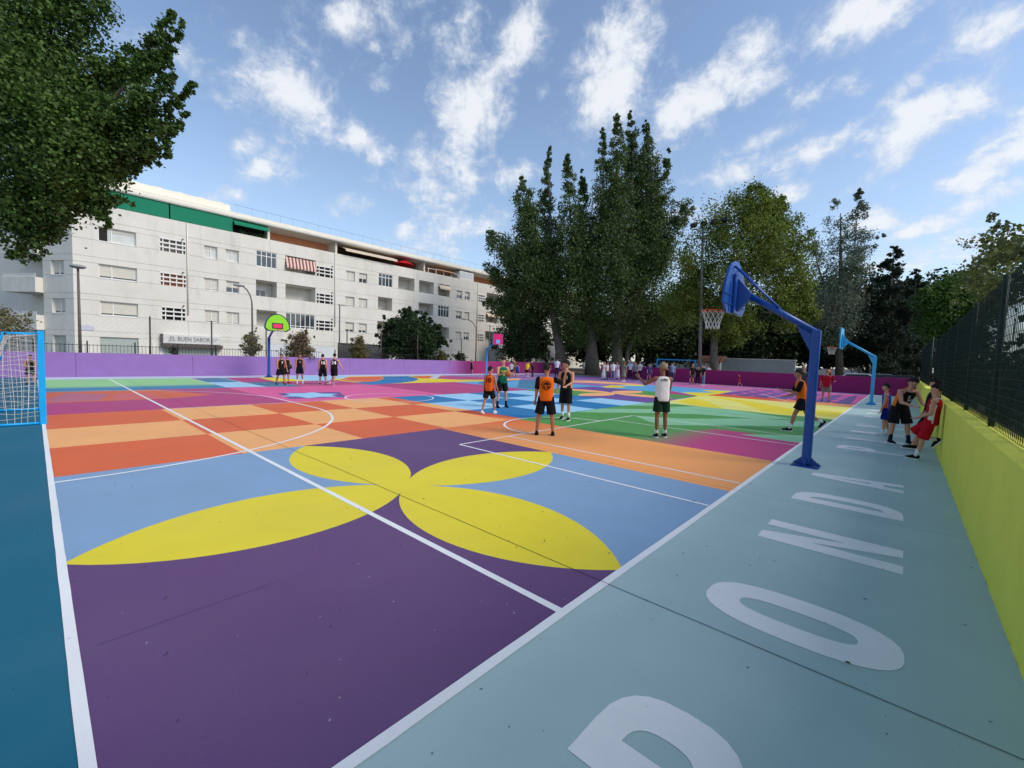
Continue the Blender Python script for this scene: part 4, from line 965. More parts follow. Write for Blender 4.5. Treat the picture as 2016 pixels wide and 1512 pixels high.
tree_px('poplar_tree', 'dark green tree overhanging the top left corner of the picture', [
 ([(-150, 60, 220), (-120, 300, 190), (-60, 440, 90)], 6000, 1.2), ([(0, 0, 120), (60, 120, 130), (60, 260, 130), (40, 370, 100), (15, 450, 60)], 12500), ([(60, 60, 90), (140, 15, 70), (190, 5, 26)], 2600),
 ([(60, 200, 110), (150, 300, 90), (120, 380, 60)], 6000, -.5), ([(60, 150, 110), (130, 230, 90)], 4200, .8),
 ([(100, 250, 70), (200, 175, 50), (272, 122, 28), (318, 66, 15), (342, 22, 5)], 4800), ([(250, 160, 30), (325, 112, 17), (366, 38, 5)], 1300), ([(150, 280, 70), (240, 230, 44), (310, 190, 24), (340, 148, 6)], 3900),
 ([(200, 290, 45), (300, 240, 26), (350, 205, 13), (384, 164, 5)], 2100), ([(200, 320, 40), (290, 290, 24), (340, 262, 14), (370, 222, 5)], 1800), ([(150, 335, 60), (240, 328, 24), (300, 315, 13), (338, 302, 5)], 1700),
 ([(110, 370, 55), (190, 395, 30), (238, 393, 16), (260, 402, 6)], 1200), ([(175, 395, 22), (205, 425, 14), (214, 450, 6)], 330), ([(40, 400, 60), (100, 420, 40), (75, 470, 30), (30, 515, 14)], 2400)],
 11, .088, L_left, [(-190, 1250, .34), (-170, 700, .3), (-120, 400, .22), (-60, 200, .12), (-40, 40, .06)],
 [[(-140, 480, .16), (0, 330, .1), (150, 260, .06), (300, 120, .025)], [(-150, 420, .14), (60, 380, .08), (200, 330, .05), (330, 250, .02)], [(-120, 380, .12), (40, 180, .08), (150, 80, .04)]], aspect=.72, dense=2.1, clump=.2, per=40, rs=.92)
pop_l = 'poplars rising behind the magenta wall'
tree_px('poplar_tree', 'leaning poplar nearest the white building, leftmost of the tall clump', [
 ([(1095, 620, 40), (1050, 545, 50), (1000, 500, 36), (968, 465, 14), (962, 450, 4)], 5600), ([(1070, 570, 44), (1048, 480, 40), (1036, 405, 26), (1028, 348, 4)], 6000), ([(1040, 610, 40), (985, 605, 26), (955, 598, 8)], 2400),
 ([(1050, 600, 44), (995, 560, 30), (962, 525, 14)], 3000), ([(1105, 600, 40), (1085, 470, 26), (1073, 380, 18), (1082, 288, 3)], 4800), ([(1060, 630, 30), (1010, 628, 14), (1000, 650, 6)], 900)],
 53, .25, L_pop, [(1106, 745, .75), (1103, 690, .62), (1090, 620, .5), (1075, 540, .35), (1050, 440, .16)], [[(1090, 620, .3), (1040, 560, .2), (985, 500, .08)], [(1095, 640, .3), (1085, 500, .2), (1080, 330, .05)]], M_barkp, group=pop_l, dense=2.8, clump=.24, per=44, rs=.92)
tree_px('poplar_tree', 'middle poplar of the tall clump, lower than its right neighbour', [
 ([(1140, 630, 46), (1132, 520, 42), (1122, 420, 30), (1117, 302, 3)], 5600), ([(1150, 570, 44), (1152, 450, 28), (1146, 335, 4)], 4200), ([(1172, 610, 46), (1182, 490, 42), (1192, 370, 26), (1186, 252, 3)], 5600), ([(1120, 640, 34), (1150, 660, 30)], 1600)],
 52, .25, L_pop, [(1166, 745, .8), (1165, 690, .7), (1158, 620, .5), (1150, 500, .3), (1140, 400, .1)], [[(1160, 640, .4), (1180, 520, .25), (1188, 330, .06)], [(1160, 660, .3), (1130, 540, .2), (1120, 380, .06)]], M_barkp, group=pop_l, dense=2.8, clump=.24, per=44, rs=.92)
tree_px('poplar_tree', 'tallest poplar of the clump, with several upright spires', [
 ([(1212, 610, 56), (1215, 490, 46), (1216, 350, 28), (1214, 213, 3)], 7800), ([(1242, 580, 56), (1246, 440, 40), (1246, 310, 25), (1240, 220, 3)], 7000), ([(1272, 570, 56), (1277, 430, 38), (1277, 320, 26), (1271, 236, 3)], 6600),
 ([(1290, 545, 42), (1300, 440, 28), (1305, 360, 18), (1319, 288, 3)], 2900), ([(1290, 530, 32), (1322, 460, 26), (1345, 408, 22), (1357, 420, 8)], 1900), ([(1200, 645, 50), (1262, 636, 56), (1320, 605, 46)], 4600)],
 52, .25, L_pop, [(1216, 745, .7), (1215, 690, .6), (1215, 600, .5), (1216, 450, .3), (1215, 300, .08)], [[(1216, 690, .4), (1248, 560, .28), (1246, 300, .06)], [(1217, 680, .4), (1275, 540, .25), (1276, 320, .06)], [(1230, 740, .3), (1236, 690, .25), (1265, 620, .15), (1330, 450, .05)]], M_barkp, group=pop_l, dense=2.8, clump=.24, per=44, rs=.92)
tree_px('plane_tree', 'broad light green plane tree with forked trunk beside the floodlight mast', [
 ([(1400, 630, 60), (1395, 560, 80), (1430, 480, 84), (1470, 415, 54), (1480, 366, 12)], 10500), ([(1545, 610, 52), (1562, 530, 46), (1545, 450, 40), (1522, 392, 14)], 6000), ([(1490, 560, 84), (1515, 480, 64), (1500, 400, 26)], 8000), ([(1360, 540, 44), (1345, 610, 44)], 3000, 2), ([(1580, 560, 24), (1575, 630, 30)], 1500), ([(1470, 630, 50), (1420, 640, 40)], 2600)],
 42, .21, L_plane, [(1406, 775, .42), (1405, 700, .36), (1408, 650, .3), (1420, 580, .2), (1450, 480, .1)], [[(1408, 665, .2), (1435, 630, .14), (1500, 540, .08), (1530, 440, .03)], [(1405, 660, .2), (1385, 620, .14), (1370, 540, .06)]], M_barkp, clump=.19, dense=2.6, per=190)
tree_px('poplar_tree', 'thin greyish poplar with see-through crown between plane tree and conifer', [
 ([(1652, 640, 46), (1655, 530, 34), (1650, 440, 26), (1643, 384, 6)], 3000), ([(1660, 570, 36), (1688, 460, 26), (1690, 372, 4)], 2400), ([(1682, 530, 26), (1720, 476, 12), (1740, 462, 4)], 700), ([(1622, 570, 28), (1602, 480, 18), (1592, 452, 6)], 900), ([(1650, 640, 60), (1620, 620, 40)], 2000)],
 56, .23, L_grey, [(1652, 760, .4), (1652, 650, .3), (1655, 520, .18), (1655, 420, .05)], [[(1652, 640, .16), (1680, 520, .1), (1690, 400, .03)], [(1652, 640, .16), (1612, 530, .1), (1596, 460, .03)], [(1655, 560, .1), (1715, 478, .03)]], M_barkp, dense=2.4, clump=.24, per=70)
def conifer(px, py_top, py_bot, wpx, depth, label, seed):
    r2 = random.Random(seed); top = at(px, py_top, depth); bot = at(px, py_bot, depth); org = Vector((top.x, top.y, 0)); H = top.z; R_ = wpx*depth/F_PX
    root = empty('conifer_tree', org, 0, label, 'tree', 'dark conifers by the right end of the magenta wall')
    tb = MB().tube([(0, 0, 0), (0, 0, H*.95)], [.3, .03], 8); C = []; D = []
    for k in range(95):
        f = (k/95)**.9; z = H*(.08+.9*f); L = R_*(1-f)**.75*r2.uniform(.6, 1.15)+.15; a = r2.uniform(0, 6.283)
        tip = Vector((math.cos(a)*L, math.sin(a)*L, z-.12*L+.15*L)); st = Vector((0, 0, z))
        tb.tube([st, tip], [.035, .008], 4, caps=False)
        n = int(190*L)+60
        C.append(spray([(org+st.lerp(tip, .2), .30*L*.6+.1), (org+st.lerp(tip, .7), .22*L*.6+.08), (org+tip, .04)], n, .3))
    tb.build('trunk', M_bark, root); leaves('crown', np.concatenate(C), .3, L_fir, root, org, .28, .1, (0, 0, -.35))
conifer(1762, 478, 700, 92, 55, 'tall dark conifer with pointed top', 1)
conifer(1806, 524, 700, 60, 58, 'smaller dark conifer behind the pointed one', 2)
tree_px('broadleaf_tree', 'fresh green tree behind the end of the netting fence', [([(1845, 650, 40), (1860, 600, 36), (1890, 565, 30)], 5200), ([(1890, 640, 40), (1925, 585, 30), (1935, 560, 14)], 3600), ([(1820, 600, 26), (1835, 575, 14)], 1400)],
 44, .22, L_bright, [(1870, 760, .25), (1868, 660, .2), (1870, 600, .08)], dense=2.6, clump=.28, per=80)
for i, (x, y, w, h, dp) in enumerate(((1310, 640, 60, 60, 62), (1360, 620, 60, 70, 66), (1440, 665, 60, 46, 64), (1520, 660, 60, 50, 66), (1590, 655, 56, 54, 66), (1650, 672, 50, 46, 64), (1720, 650, 56, 60, 68), (1800, 650, 60, 60, 66), (1040, 660, 34, 36, 66), (1160, 650, 50, 40, 74), (1250, 630, 56, 50, 74), (1560, 612, 60, 60, 72), (1630, 606, 60, 60, 74), (1705, 600, 60, 66, 76), (1830, 604, 60, 60, 72), (1890, 600, 60, 66, 62), (1480, 640, 60, 50, 72), (1400, 640, 60, 56, 72))):
    tree_px('background_tree', 'dark shaded tree far behind the magenta wall, '+['behind the plane tree trunk', 'right of the poplars', 'left of the near hoop', 'behind the near backboard', 'behind the arm of the near hoop', 'under the grey poplar', 'left of the pointed conifer', 'right of the pointed conifer', 'behind the magenta board', 'between the poplar trunks', 'behind the palm', 'just left of the grey poplar', 'just right of the grey poplar', 'behind the pointed conifer', 'behind the fresh green tree', 'at the right end of the row', 'under the middle of the plane tree', 'beside the mast'][i], [([(x-w*.6, y+20, h*.6), (x, y-h*.25, h*.75), (x+w*.6, y+15, h*.6)], 3000), ([(x-w*.5, 690, 26), (x, y+h*.5, h*.5), (x+w*.6, 694, 24)], 2000)], dp, .6, L_dark, [(x, 760, .25), (x+3, 700, .2), (x, y, .1)], group='dark trees far behind the magenta wall', dense=2.6, clump=.34, per=60)
# street trees and shrubs between the purple wall and the building
tips = [(742, 640), (757, 622), (735, 662), (748, 682), (872, 640), (886, 660), (880, 680), (853, 628), (838, 614), (786, 612), (770, 630), (805, 598), (818, 606), (795, 606), (862, 650), (760, 652), (890, 672)]
tree_px('round_tree', 'dark round street tree in front of the building, behind the purple wall', [([(770, 690, 26), (806, 660, 40), (845, 688, 26)], 5200), ([(806, 690, 40), (808, 640, 30)], 3600)]+[([(806+(x-806)*.45, 668+(y-668)*.45, 18), (806+(x-806)*.8, 668+(y-668)*.8, 8), (x, y, 2)], 420) for x, y in tips],
 42.5, .28, L_round, [(803, 735, .2), (803, 700, .17), (805, 650, .07)], [[(803, 700, .1), (770, 660, .03)], [(803, 700, .1), (845, 650, .03)]], aspect=.5, dense=1.6, clump=.25, per=50)
tree_px('broadleaf_tree', 'dark spreading tree behind the magenta board', [([(1000, 680, 26), (1020, 640, 30), (1060, 630, 26), (1075, 615, 8)], 4200), ([(985, 690, 22), (1050, 690, 30)], 2400), ([(990, 655, 20), (975, 675, 12)], 800)], 54, .26, L_round, [(1030, 745, .2), (1030, 690, .16), (1035, 640, .06)])
for nm_, lb, x, y, w, h, dp, m_, nn, lf in (('shrub', 'airy young shrub beside the blue pole of the lime hoop', 495, 676, 22, 26, 31.5, L_olive, 900, .15), ('shrub', 'brownish flowering shrub above the wall behind the four players in black', 590, 684, 34, 30, 32, L_brown, 2600, .14), ('shrub', 'olive feathery shrub before the dark garage door', 706, 686, 22, 24, 38, L_olive, 1500, .16),
                                     ('shrub', 'low spiky shrub right of the round tree', 868, 704, 22, 9, 44, L_olive, 700, .22), ('shrub', 'small leafy shrub by the shop canopy', 342, 692, 9, 9, 29, L_round, 260, .12), ('shrub', 'low hedge plant left of the lone boy at the far wall', 905, 702, 14, 6, 46, L_round, 400, .2)):
    tree_px(nm_, lb, [([(x-w*.4, y+h*.5, w*.55), (x, y, w*.6), (x+w*.1, y-h*.8, w*.3)], nn), ([(x-w*.2, y+h*.6, w*.5), (x+w*.6, y+h*.5, w*.45)], nn//2)]+[([(x, y, w*.3), (x+dx*w, y+dy*h, 1.5)], nn//14) for dx, dy in ((-1, -.5), (-.8, -1), (.9, -.7), (.4, -1.2), (1, .2), (-1.1, .2))], dp, lf, m_, [(x, 742, .06), (x, y+h*.4, .05), (x, y-h*.4, .02)], [[(x, y+h*.5, .02), (x-w*.7, y-h*.6, .008)], [(x, y+h*.5, .02), (x+w*.7, y-h*.6, .008)]], cat='shrub')
tree_px('young_tree', 'small leafy tree behind the goal net at the left edge', [([(-10, 690, 40), (10, 650, 34), (50, 628, 12), (68, 622, 4)], 1500), ([(20, 640, 26), (0, 615, 12)], 500)], 24, .14, L_olive, [(0, 760, .08), (2, 680, .06), (10, 630, .02)])
# palm
pb0 = onY(1262, 640, 60); pr = empty('palm_tree', (pb0.x, 60, 0), 0, 'palm with arching fronds in the shade under the poplars', 'tree')
pz = onY(1262, 628, 60).z; tk = MB(); tk.tube([(0, 0, 0), (.1, 0, pz*.5), (0, 0, pz)], [.35, .3, .34], 10); tk.build('trunk', M_bark, pr)
for k in range(26):
    a = k*2.4; e = R(70-(k % 5)*24); L = 3.6; fr = MB(); pts = []
    for i in range(9):
        s = L*i/8; pts.append(Vector((math.cos(a)*s*math.cos(e), math.sin(a)*s*math.cos(e), pz+s*math.sin(e)-.16*s*s*.75)))
    fr.tube(pts, [.03]*8+[.008], 4)
    sd_ = Vector((-math.sin(a), math.cos(a), 0))
    for i in range(1, 9):
        for q in (.0, .33, .66):
            p = pts[i-1].lerp(pts[i], q)
            for sg_ in (-1, 1):
                t2 = p+sd_*(sg_*.5)+(pts[i]-pts[i-1]).normalized()*.35+Vector((0, 0, -.28)); n_ = Vector((0, 0, .03))
                fr.add([p-n_, p+n_, t2], [(0, 1, 2)])
    fr.build('frond', mat('palm_frond', (40, 54, 36), .7, .2, 3), pr)
# vegetation behind the netting
def tree_w(name, label, C, leaf, m_, org, H, cat='shrub', group=None, aspect=.8, tr_=.06):
    root = empty(name, org, 0, label, cat, group); MB().tube([(0, 0, 0), (.05, 0, H*.5), (0, .1, H)], [tr_, tr_*.7, tr_*.3], 7).build('trunk', M_bark, root); leaves('crown', C, leaf, m_, root, org, aspect, .2)
vC = []; twg = MB(); vo = Vector((1.8, 12, 0))
for pts, n in (([(2040, 472, 16), (1995, 490, 16), (1955, 514, 14), (1915, 548, 10)], 1300), ([(2040, 540, 34), (1985, 552, 22), (1940, 566, 14)], 1300), ([(1975, 450, 4), (1950, 428, 7), (1943, 423, 6)], 60), ([(2000, 462, 8), (1960, 440, 5)], 50),
               ([(1945, 498, 8), (1910, 484, 6), (1890, 481, 7)], 90), ([(1900, 560, 12), (1925, 548, 14)], 260), ([(1888, 604, 8), (1872, 592, 5)], 70), ([(1965, 470, 10), (1930, 478, 8)], 120)):
    W3 = [(onX(x, y, 1.75), r_*onX(x, y, 1.75).y*1.32/F_PX) for x, y, r_ in pts]
    vC.append(spray(W3, n, .3, 9)); twg.tube([p-vo for p, _ in W3], .008, 4)
vr = empty('redbud_shrub', vo, 0, 'shrub with round leaves spilling over the netting fence at the right', 'shrub')
MB().tube([(0, 0, 0), (.05, 0, 1.8), (0, .1, 3.4)], [.06, .045, .02], 7).build('trunk', M_bark, vr); twg.build('twigs', M_bark, vr); leaves('crown', np.concatenate(vC), .105, L_vine, vr, vo, 1.0, .2)
for k, y in enumerate((6, 10, 14, 18.5, 23, 28, 33, 38)):
    c = Vector((2.9, y, 0)); tree_w('hedge_shrub', 'dark hedge shrub seen dimly through the netting fence', spray([(c+Vector((0, -1.6, .7)), .9), (c+Vector((0, 0, 1.9)), 1.15), (c+Vector((0, 1.6, 1.2)), .9)], 1500, .35), .2, L_dark, c, 2.2, group='hedge behind the netting fence')

# ------------------------------------------------------------------ people
def skin(t): return mat('skin_%d' % t, [(198, 146, 118), (176, 122, 94), (140, 92, 68)][t], .6, .06, 12, spec=.3)
def cloth(name, c): return mat('cloth_'+name, c, .9, .1, 9, .35, 40, .15)
def remesh(mb, vox, name, smooth=3):
    me = mb.mesh('tmp'); ob = bpy.data.objects.new('tmp', me); COL.objects.link(ob)
    r_ = ob.modifiers.new('r', 'REMESH'); r_.mode = 'VOXEL'; r_.voxel_size = vox; r_.use_smooth_shade = True
    s_ = ob.modifiers.new('s', 'SMOOTH'); s_.iterations = smooth; s_.factor = .5
    out = bpy.data.meshes.new_from_object(ob.evaluated_get(bpy.context.evaluated_depsgraph_get())); out.name = name
    bpy.data.objects.remove(ob); bpy.data.meshes.remove(me); return out
def cap(mb, a, b, ra, rb, n=10):
    """tapered capsule"""
    a, b = Vector(a), Vector(b); mb.tube([a, a.lerp(b, .5), b], [ra, (ra+rb)/2, rb], n); mb.ell(a, ra, ra, ra, n, 6); mb.ell(b, rb, rb, rb, n, 6); return mb
def rotx(v, a): c, s = math.cos(a), math.sin(a); return Vector((v.x, v.y*c-v.z*s, v.y*s+v.z*c))
def loft(mb, rings, n=20, noise=0, seed=0):
    r2 = random.Random(seed); V = []
    for c, ex, ey, hw, hd in rings:
        for k in range(n):
            a = 2*math.pi*k/n; q = 1+noise*r2.uniform(-1, 1); ca, sa = math.cos(a), math.sin(a)
            V.append(Vector(c)+Vector(ex)*(hw*q*math.copysign(abs(ca)**.85, ca))+Vector(ey)*(hd*q*math.copysign(abs(sa)**.85, sa)))
    K = len(rings); Fs = [(i*n+k, i*n+(k+1) % n, (i+1)*n+(k+1) % n, (i+1)*n+k) for i in range(K-1) for k in range(n)]+[tuple(range(n-1, -1, -1)), tuple((K-1)*n+k for k in range(n))]
    return mb.add(V, Fs, True)
PCOUNT = [0]
def person(label, foot, head, face, top, bottom, shoes, pose=None, hair=(30, 24, 20), tone=0, near=False, sleeve=None, socks=None, number=None, nside='back', ncol=(20, 18, 20), nsize=.2, trim=None,
           dress=None, group=None, height=None, build=1.0, hairlen=0, trousers=False, shoe2=None, loc=None, cap_col=None, shorts_len=.78, mark=None):
    P = dict(lean=3, head=(0, 0), la=(4, 9, 12, 0), ra=(4, 9, 12, 0), ll=(2, 4, 3), rl=(-2, 4, 3), twist=0); P.update(pose or {})
    if loc is None:
        g_ = gnd(*foot)
        if g_.y > 41.2: g_ = Vector((g_.x*41.2/g_.y, 41.2, 0))
        loc = Vector((g_.x, g_.y, 0))
    dep = (loc-CAM).dot(FW)
    Ht = height or max(.7, at(head[0], head[1], dep).z)
    k = Ht/1.75; PCOUNT[0] += 1; seed = PCOUNT[0]
    tcm = Vector((-loc.x, -loc.y, 0)).normalized(); rgt = Vector((-tcm.y, tcm.x, 0))
    fd = tcm*math.cos(R(face))+rgt*math.sin(R(face)); rz = math.atan2(-fd.x, fd.y)
    root = empty('person', (loc.x, loc.y, .006), rz, label, 'person', group)
    child = Ht < 1.35; hs = (1.18 if child else 1.0)
    hip = Vector((0, 0, 0)); J = {}
    X = Vector((1, 0, 0))
    for s, key in ((-1, 'll'), (1, 'rl')):
        p_, ab, kn = P[key]; h0 = Vector((s*.088*build, 0, -.02))
        th = rotx(Vector((s*math.sin(R(ab)), 0, -math.cos(R(ab)))), R(p_)); sh = rotx(Vector((s*math.sin(R(ab))*.6, 0, -math.cos(R(ab)*.6))), R(p_-kn))
        kn_ = h0+th*.425; an = kn_+sh*.42; J[key] = (h0, kn_, an, R(min(0, (p_-kn))*.75))
    low = min(J['ll'][2].z, J['rl'][2].z)-.075
    ln = R(P['lean']); spn = lambda t: hip+Vector((0, math.sin(ln*(.5+.5*t))*.52*t, math.cos(ln*(.5+.5*t))*.52*t))
    def frame(t): d = (spn(t+.02)-spn(t-.02)).normalized(); tw = R(P['twist'])*max(0, t); ex = Vector((math.cos(tw), math.sin(tw), 0)); return d, ex, d.cross(ex).normalized()
    def T(v): return Vector((v.x, v.y, v.z-low))*k
    def TB(mb): mb.v = [tuple(T(Vector(p))) for p in mb.v]; return mb
    d1, ex1, ey1 = frame(.9)
    body = MB(); bw = build
    rings = [(-.10, .13, .10), (0, .150, .108), (.25, .138, .098), (.5, .142, .102), (.75, .165, .108), (.9, .165, .095), (1.0, .085, .07)]
    loft(body, [(spn(t), frame(t)[1], frame(t)[2], a*bw, b*bw) for t, a, b in rings])
    neck = spn(1.0); hd_, hp_ = R(P['head'][0]), R(P['head'][1])
    up_ = Vector((0, math.sin(ln*.7), math.cos(ln*.7))); hc = neck+up_*.105*1+Vector((0, .02, .085))
    hrot = Matrix.Rotation(-hd_, 3, 'Z') @ Matrix.Rotation(-hp_, 3, 'X')
    HP = lambda x, y, z: hc+hrot @ Vector((x, y, z))*hs
    cap(body, neck-up_*.04, hc-Vector((0, .01, .05)), .055, .052)
    body.ell(HP(0, 0, .012), .075*hs, .093*hs, .108*hs, 16, 12, hrot); body.ell(HP(0, .028, -.058), .052*hs, .058*hs, .058*hs, 12, 8, hrot)
    if near:
        body.ell(HP(0, .098, -.012), .013, .02, .026, 8, 6, hrot); body.ell(HP(0, .084, -.062), .026, .014, .012, 8, 6, hrot); body.ell(HP(0, .083, .03), .05, .014, .012, 8, 6, hrot)
    for s in (-1, 1): body.ell(HP(s*.077, -.005, -.005), .014, .024, .034, 8, 6, hrot)
    hands = []
    for s, key in ((-1, 'la'), (1, 'ra')):
        p_, ab, el, inn = P[key]; sh0 = spn(.88)+ex1*(s*.185*bw)
        ua = rotx(Vector((s*math.sin(R(ab)), 0, -math.cos(R(ab)))), R(p_)); fa = rotx(Vector((s*math.sin(R(ab))*.7, 0, -math.cos(R(ab)*.7))), R(p_+el))
        fa = (fa+Vector((-s*math.tan(R(min(75, max(-75, inn)))), 0, 0))*.8).normalized()
        e_ = sh0+ua*.285; w_ = e_+fa*.245; J[key] = (sh0, e_, w_, fa)
        cap(body, spn(.86)+ex1*(s*.10), sh0, .07*bw, .058*bw); cap(body, sh0, e_, .052*bw, .039*bw); cap(body, e_, w_, .04*bw, .027)
        side = fa.cross(Vector((0, 1, .2))).normalized() if abs(fa.y) < .8 else fa.cross(Vector((0, 0, 1))).normalized(); nrm = side.cross(fa).normalized()
        pc = w_+fa*.05; rot = Matrix((side, nrm, fa)).transposed(); body.ell(pc, .036, .018, .055, 10, 8, rot)
        if near:
            for i, (o_, L_) in enumerate(((-.027, .062), (-.009, .075), (.009, .07), (.026, .055))):
                b0 = w_+fa*.09+side*o_; b1 = b0+fa*L_*.55+nrm*.012; b2 = b1+fa*L_*.42+nrm*.03
                cap(body, b0, b1, .0095, .009, 6); cap(body, b1, b2, .009, .0075, 6)
            t0 = w_+fa*.03+side*(s*.03); cap(body, t0, t0+fa*.035+side*(s*.028), .012, .010, 6); cap(body, t0+fa*.035+side*(s*.028), t0+fa*.07+side*(s*.034)+nrm*.012, .010, .0085, 6)
        else: cap(body, w_+fa*.08, w_+fa*.15+nrm*.02, .026, .014, 8)
        hands.append(T(w_+fa*.09))
    for key in ('ll', 'rl'):
        h0, kn_, an, ft = J[key]; cap(body, h0, kn_, .078*bw, .052*bw); cap(body, kn_, kn_.lerp(an, .35)+Vector((0, -.012, 0)), .052*bw, .052*bw); cap(body, kn_.lerp(an, .35)+Vector((0, -.012, 0)), an, .05*bw, .034); cap(body, an, an+rotx(Vector((0, .1, -.045)), ft), .034, .026)
    vox = .0115 if near else .02
    bo = link('body', remesh(TB(body), vox*k if near else vox, 'body'), skin(tone), root)
    # shirt or jersey
    mt = top if not isinstance(top, tuple) else cloth('%d_%d_%d' % top, top)
    j = MB(); e1 = 1.0
    jr = [(-.20 if not trousers else -.12, .172, .132), (-.05, .170, .130), (.2, .160, .122), (.5, .162, .122), (.75, .178, .124), (.88, .176, .112), (.96, .13, .092), (1.0, .095, .082)]
    if sleeve is None: jr = [(t, a*(1 if t < .8 else .93), b) for t, a, b in jr]
    loft(j, [(spn(t), frame(t)[1], frame(t)[2], a*bw, b*bw) for t, a, b in jr], 26, .022, seed)
    jo = link('jersey' if sleeve is None else 'shirt', TB(j).mesh('jersey'), mt, root)
    if near: sb = jo.modifiers.new('sub', 'SUBSURF'); sb.levels = sb.render_levels = 1
    if sleeve is not None:
        ms_ = cloth('%d_%d_%d' % sleeve, sleeve)
        for key in ('la', 'ra'):
            s0, e_, w_, fa = J[key]; sl = MB(); cap(sl, s0, s0.lerp(e_, .15), .066*bw, .068*bw); cap(sl, s0, s0.lerp(e_, .72), .066*bw, .062*bw); link('sleeve', TB(sl).mesh('sleeve'), ms_, root)
    if trim:
        for s in (-1, 1):
            tr_ = MB(); loft(tr_, [(spn(t)+frame(t)[1]*(s*a*bw*.93), frame(t)[1], frame(t)[2], .022, .055+.012*(t > .6)) for t, a in ((-.1, .172), (.2, .163), (.5, .165), (.72, .178))], 10); link('side_panel', TB(tr_).mesh('side_panel'), cloth('%d_%d_%d' % trim, trim), jo)
        cl = MB().tube([spn(.975)+frame(.97)[1]*(.105*math.cos(a))+frame(.97)[2]*(.086*math.sin(a))+frame(.97)[0]*(-.02*math.sin(a)) for a in [2*math.pi*q/16 for q in range(16)]], .012, 6, closed=True); link('collar', TB(cl).mesh('collar'), cloth('%d_%d_%d' % trim, trim), jo)
    # shorts, trousers, skirt
    mb_ = cloth('%d_%d_%d' % bottom, bottom); sh_ = MB()
    if dress:
        loft(sh_, [(spn(.12), ex1, ey1, .165, .13), (spn(-.15), X, Vector((0, 1, 0)), .185, .15), (Vector((0, 0, -.42)), X, Vector((0, 1, 0)), .22, .18), (Vector((0, 0, -.42-.36*dress)), X, Vector((0, 1, 0)), .27, .22)], 18, .05, seed)
        link('skirt', TB(sh_).mesh('skirt'), mb_, root)
    else:
        loft(sh_, [(spn(.06), frame(0)[1], frame(0)[2], .156*bw, .118*bw), (spn(-.06), X, Vector((0, 1, 0)), .168*bw, .125*bw), (Vector((0, 0, -.1)), X, Vector((0, 1, 0)), .165*bw, .118*bw)], 18)
        for key in ('ll', 'rl'):
            h0, kn_, an, _ = J[key]
            if trousers:
                cap(sh_, h0, kn_, .098*bw, .070*bw); cap(sh_, kn_, kn_.lerp(an, .92), .07*bw, .056*bw)
            else:
                e_ = h0.lerp(kn_, shorts_len); sh_.tube([h0+Vector((0, 0, .05)), h0.lerp(kn_, .4), e_], [.094*bw, .106*bw, .112*bw], 14)
        link('trousers' if trousers else 'shorts', remesh(TB(sh_), (.014 if near else .022)*k, 'shorts', 2), mb_, root)
    # shoes, socks
    m_sh = cloth('shoe_%d_%d_%d' % shoes, shoes); m_so = mat('sole_white', (222, 222, 220), .6)
    for s, key in ((-1, 'll'), (1, 'rl')):
        h0, kn_, an, ft = J[key]; fr = lambda v: an+rotx(Vector(v), ft)
        q = MB(); rot = Matrix.Rotation(ft, 3, 'X')
        q.ell(fr((0, .06, -.035)), .046, .135, .038, 14, 8, rot); q.ell(fr((0, -.012, -.012)), .043, .062, .055, 12, 8, rot)
        q.ell(fr((0, .035, -.02)), .042, .085, .045, 12, 8, rot)
        so_ = link('shoe', remesh(TB(q), .014 if near else .022, 'shoe', 2), m_sh, root)
        w = MB(); w.prism([(a*.048*(1 if y_ < .06 else .95), y_) for a, y_ in ((-1, -.05), (-.6, -.072), (.6, -.072), (1, -.05), (1, .12), (.7, .175), (0, .2), (-.7, .175), (-1, .12))], -.078, -.058, lambda a, b, z: tuple(fr((a, b, z))))
        link('sole', TB(w).mesh('sole'), m_so if shoe2 is None else cloth('%d_%d_%d' % shoe2, shoe2), so_)
        if socks is not None:
            c_ = MB(); cap(c_, an.lerp(kn_, .34), an, .043, .042); link('sock', TB(c_).mesh('sock'), cloth('%d_%d_%d' % socks, socks), root)
    # hair
    hm = mat('hair_%d_%d_%d' % hair, hair, .75, .25, 60, .6, 150); hb = MB(); r2 = random.Random(seed); nu, nv = 22, 14
    V = []
    for jv in range(nv+1):
        th = math.pi*jv/nv
        for iu in range(nu):
            ph = 2*math.pi*iu/nu; q = 1+.10*r2.uniform(-1, 1)+.05*math.sin(3*ph+seed)
            V.append(HP(.085*q*math.sin(th)*math.cos(ph), -.012+.103*q*math.sin(th)*math.sin(ph), .03+.118*q*math.cos(th)))
    Fs = []
    for jv in range(nv):
        for iu in range(nu):
            th = math.pi*(jv+.5)/nv; ph = 2*math.pi*(iu+.5)/nu; y_ = math.sin(th)*math.sin(ph); z_ = math.cos(th)
            if (y_ > .3 and z_ < .3) or (y_ > -.15 and z_ < -.02) or z_ < -.5: continue
            Fs.append((jv*nu+iu, (jv+1)*nu+iu, (jv+1)*nu+(iu+1) % nu, jv*nu+(iu+1) % nu))
    hb.add(V, Fs, True)
    if hairlen: hb.ell(HP(0, -.06, -.06-hairlen*.5), .075, .045, .08+hairlen*.5, 12, 8, hrot)
    link('hair', TB(hb).mesh('hair'), hm, root)
    if cap_col: cp = MB(); cp.ell(HP(0, .0, .07), .09, .108, .075, 16, 8, hrot).ell(HP(0, .1, .055), .06, .07, .012, 10, 6, hrot); link('cap', TB(cp).mesh('cap'), cloth('%d_%d_%d' % cap_col, cap_col), root)
    if near:
        ey = MB()
        for s in (-1, 1): ey.ell(HP(s*.03, .083, .012), .014, .008, .006, 8, 5, hrot)
        link('eyes', TB(ey).mesh('eyes'), mat('eye_dark', (30, 22, 18), .3), root)
